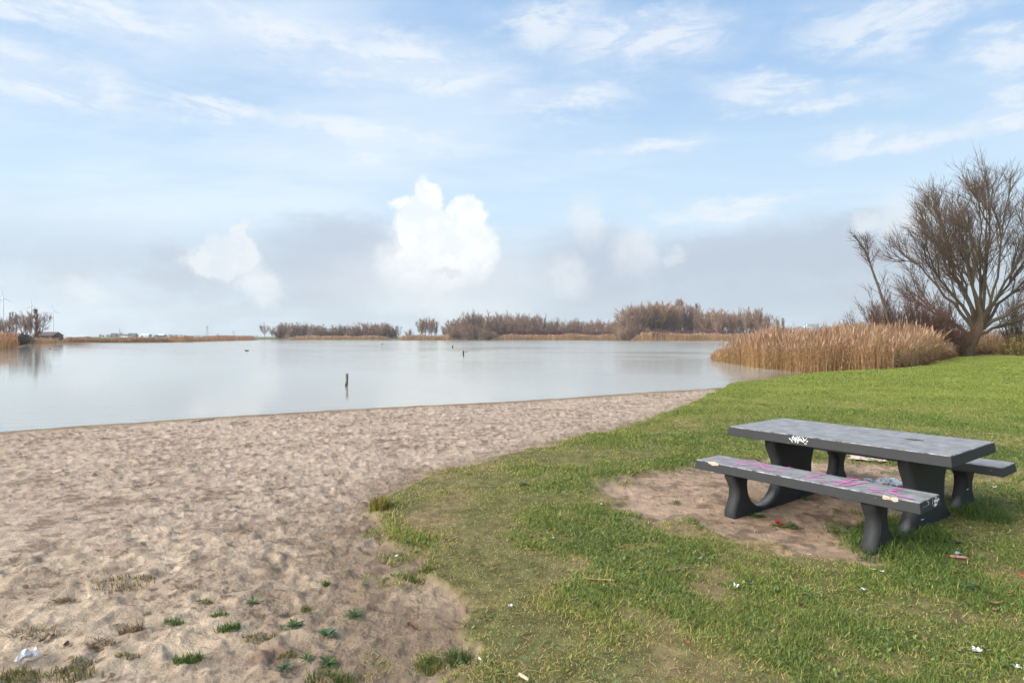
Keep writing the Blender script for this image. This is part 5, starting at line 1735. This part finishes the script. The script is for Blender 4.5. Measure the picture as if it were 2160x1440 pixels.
def blob(px, py, rx, ry, soft=.35, puff=False, rot=0.):
    """a cloud lump round a direction of the sky; radii in photo pixels"""
    a, e = pxdir(px, py)
    mp = ns.new('ShaderNodeMapping')
    mp.vector_type = 'TEXTURE'
    mp.inputs['Location'].default_value = (a, e, 0)
    mp.inputs['Rotation'].default_value = (0, 0, rot)
    mp.inputs['Scale'].default_value = (rx / F * math.cos(a) ** 2, ry / F * math.cos(a), 1)
    ls.new(W_PUFF if puff else W_WISP, mp.inputs[0])
    ln = ns.new('ShaderNodeVectorMath'); ln.operation = 'LENGTH'
    ls.new(mp.outputs[0], ln.inputs[0])
    return smooth(ln.outputs['Value'], 1 + soft * .5, 1 - soft * .5)


def vmax(lst):
    o = lst[0]
    for v in lst[1:]: o = mth('MAXIMUM', o, v)
    return o


def mixw(a, b, fac):
    n = ns.new('ShaderNodeMix')
    n.data_type = 'RGBA'
    n.clamp_factor = True
    for sock, v in ((n.inputs[6], a), (n.inputs[7], b)):
        if isinstance(v, tuple): sock.default_value = (*[q_ / STR for q_ in v], 1)
        else: ls.new(v, sock)
    if isinstance(fac, (int, float)): n.inputs[0].default_value = fac
    else: ls.new(fac, n.inputs[0])
    return n.outputs[2]


# planar coordinates of a high thin layer, so that its streaks run to the horizon
zz_ = mth('ADD', sx.outputs[2], .12)
pl = ns.new('ShaderNodeCombineXYZ')
ls.new(mth('DIVIDE', sx.outputs[0], zz_), pl.inputs[0]); ls.new(mth('DIVIDE', sx.outputs[1], zz_), pl.inputs[1])
c_sky = sky.outputs[0]
# thin veil, stronger towards the lake's far side and the west
BLUE, PALE, WHITE, GREY = (.335, .535, .82), (.54, .70, .84), (.77, .80, .84), (.41, .465, .56)
c_sky = mixw(c_sky, BLUE, .8)
veil = mth('MULTIPLY', smooth(noise(pl.outputs[0], .8, 6, .6, (.8, 1.5, 1)), .32, .72), smooth(AZ, .75, -.75, .35, 1.0))
c_sky = mixw(c_sky, PALE, smooth(EL, R(27), R(9), 0., .9))
c_sky = mixw(c_sky, (.69, .78, .87), mth('MULTIPLY', veil, .75))
# streaky altocumulus
st1 = smooth(noise(pl.outputs[0], 1.9, 8, .62, (.55, 1.6, 1), (2, 4, 0), .4), .50, .72)
c_sky = mixw(c_sky, WHITE, mth('MULTIPLY', st1, .14))
tex = smooth(noise(cmb.outputs[0], 15, 8, .68, (.5, 1.7, 1), (1, 0, 0), .3), .34, .62)
alto = vmax([blob(1370, 100, 165, 46, 1.3), blob(1150, 45, 130, 40, 1.5), blob(880, 130, 190, 34, 1.5, rot=-.1), blob(620, 80, 230, 40, 1.6, rot=-.08), blob(150, 15, 260, 24, 1.4), blob(130, 175, 240, 55, 1.6),
             blob(1860, 45, 190, 45, 1.4), blob(2110, 125, 100, 42, 1.3, rot=-.3), blob(1690, 205, 170, 26, 1.4, rot=-.12), blob(1170, 212, 130, 24, 1.5), blob(460, 245, 110, 24, 1.4), blob(1850, 305, 140, 20, 1.5),
             blob(1380, 300, 100, 20, 1.5), blob(2080, 240, 110, 20, 1.5), blob(760, 290, 160, 22, 1.6), blob(1560, 425, 170, 18, 1.6)])
c_sky = mixw(c_sky, WHITE, mth('MULTIPLY', mth('MULTIPLY', alto, smooth(tex, 0., 1., .3, 1.)), .72))
# grey cloud bank along the horizon
bw = noise(cmb.outputs[0], 9, 5, .6, loc=(3, 1, 0))
top_n = mth('ADD', EL, mth('MULTIPLY', mth('SUBTRACT', bw, .5), .12))
bank = smooth(top_n, R(11.6), R(4.6))
lump = smooth(bw, .3, .68, .5, 1.)
c_sky = mixw(c_sky, (.46, .515, .60), mth('MULTIPLY', bank, lump))
gb = vmax([blob(740, 545, 170, 70, 1.), blob(360, 560, 110, 40, 1.2), blob(1560, 560, 260, 70, 1.1), blob(1800, 520, 170, 50, 1.1), blob(1270, 560, 130, 70, 1.2), blob(620, 650, 300, 26, 1.3), blob(1500, 640, 420, 40, 1.3)])
c_sky = mixw(c_sky, GREY, mth('MULTIPLY', gb, .72))
# white cumulus heads
c_sky = mixw(c_sky, (.66, .69, .735), mth('MULTIPLY', blob(945, 600, 210, 75, 1.3, True), .65))
cum_hi = vmax([blob(900, 424, 34, 44, .3, True), blob(893, 485, 60, 62, .34, True), blob(985, 465, 44, 46, .28, True), blob(978, 530, 66, 72, .4, True), blob(848, 432, 34, 12, .8, True), blob(905, 560, 90, 80, .7, True)])
shade = smooth(noise(W_PUFF, 24, 5, .6, loc=(.3, .2, 0)), .35, .62, .68, 1.)
c_sky = mixw(c_sky, (.85, .86, .875), mth('MULTIPLY', mth('MULTIPLY', cum_hi, shade), smooth(EL, R(3.6), R(7.5), .35, 1.)))
c_sky = mixw(c_sky, (.58, .62, .68), mth('MULTIPLY', blob(943, 571, 36, 7, 1., True), .6))
cum2 = vmax([blob(485, 535, 62, 42, .45, True), blob(448, 552, 52, 32, .6, True), blob(515, 500, 24, 32, .4, True), blob(548, 605, 40, 50, .9, True, .5)])
c_sky = mixw(c_sky, (.73, .755, .79), mth('MULTIPLY', mth('MULTIPLY', cum2, shade), .88))
cum3 = vmax([blob(1242, 468, 34, 48, 1.1, True), blob(1335, 535, 46, 46, 1., True), blob(1200, 585, 44, 44, 1.1, True), blob(1418, 542, 26, 16, 1., True), blob(1905, 455, 72, 46, .9, True), blob(1825, 462, 34, 22, 1., True), blob(170, 620, 50, 30, 1.4, True), blob(960, 650, 130, 22, 1.4, True)])
c_sky = mixw(c_sky, (.73, .755, .79), mth('MULTIPLY', mth('MULTIPLY', cum3, shade), .6))
# glow added round the veiled sun, unseen behind the viewer, to brighten the ground
dt = ns.new('ShaderNodeVectorMath'); dt.operation = 'DOT_PRODUCT'
dt.inputs[1].default_value = (math.sin(SUN_AZ) * math.cos(SUN_EL), math.cos(SUN_AZ) * math.cos(SUN_EL), math.sin(SUN_EL))
ls.new(tc.outputs['Generated'], dt.inputs[0])
c_sky = mixw(c_sky, (5.4, 5.05, 4.6), smooth(dt.outputs['Value'], math.cos(R(46)), math.cos(R(12))))
ls.new(c_sky, bg.inputs['Color'])

# ------------------------------------------------------------------ sun behind thin cloud
sl = bpy.data.lights.new('sun', 'SUN')
sl.energy = 1.7
sl.angle = R(22)
sl.color = (1, .955, .88)
so_ = bpy.data.objects.new('sun', sl)
col.objects.link(so_)
dirv = Vector((math.sin(SUN_AZ) * math.cos(SUN_EL), math.cos(SUN_AZ) * math.cos(SUN_EL), math.sin(SUN_EL)))
so_.rotation_euler = (-dirv).to_track_quat('-Z', 'Y').to_euler()
so_.location = (0, 0, 40)

# ------------------------------------------------------------------ camera and render
cd = bpy.data.cameras.new('camera')
cam = bpy.data.objects.new('camera', cd)
col.objects.link(cam)
cam.location = (0, 0, CH)
cam.rotation_euler = (R(90), 0, 0)
cd.sensor_width = 36
cd.lens = 36 * F / 2160
cd.shift_y = -(720 - HY) / 2160
cd.clip_end = 12000
cd.clip_start = .05
sc.camera = cam
vs_ = sc.view_settings
vs_.view_transform = 'Standard'
vs_.look = 'None'
vs_.exposure = 0.27
vs_.gamma = 1
sc.cycles.use_denoising = True
sc.cycles.denoising_prefilter = 'ACCURATE'
sc.cycles.use_adaptive_sampling = False
sc.cycles.max_bounces = 6
sc.cycles.volume_bounces = 1
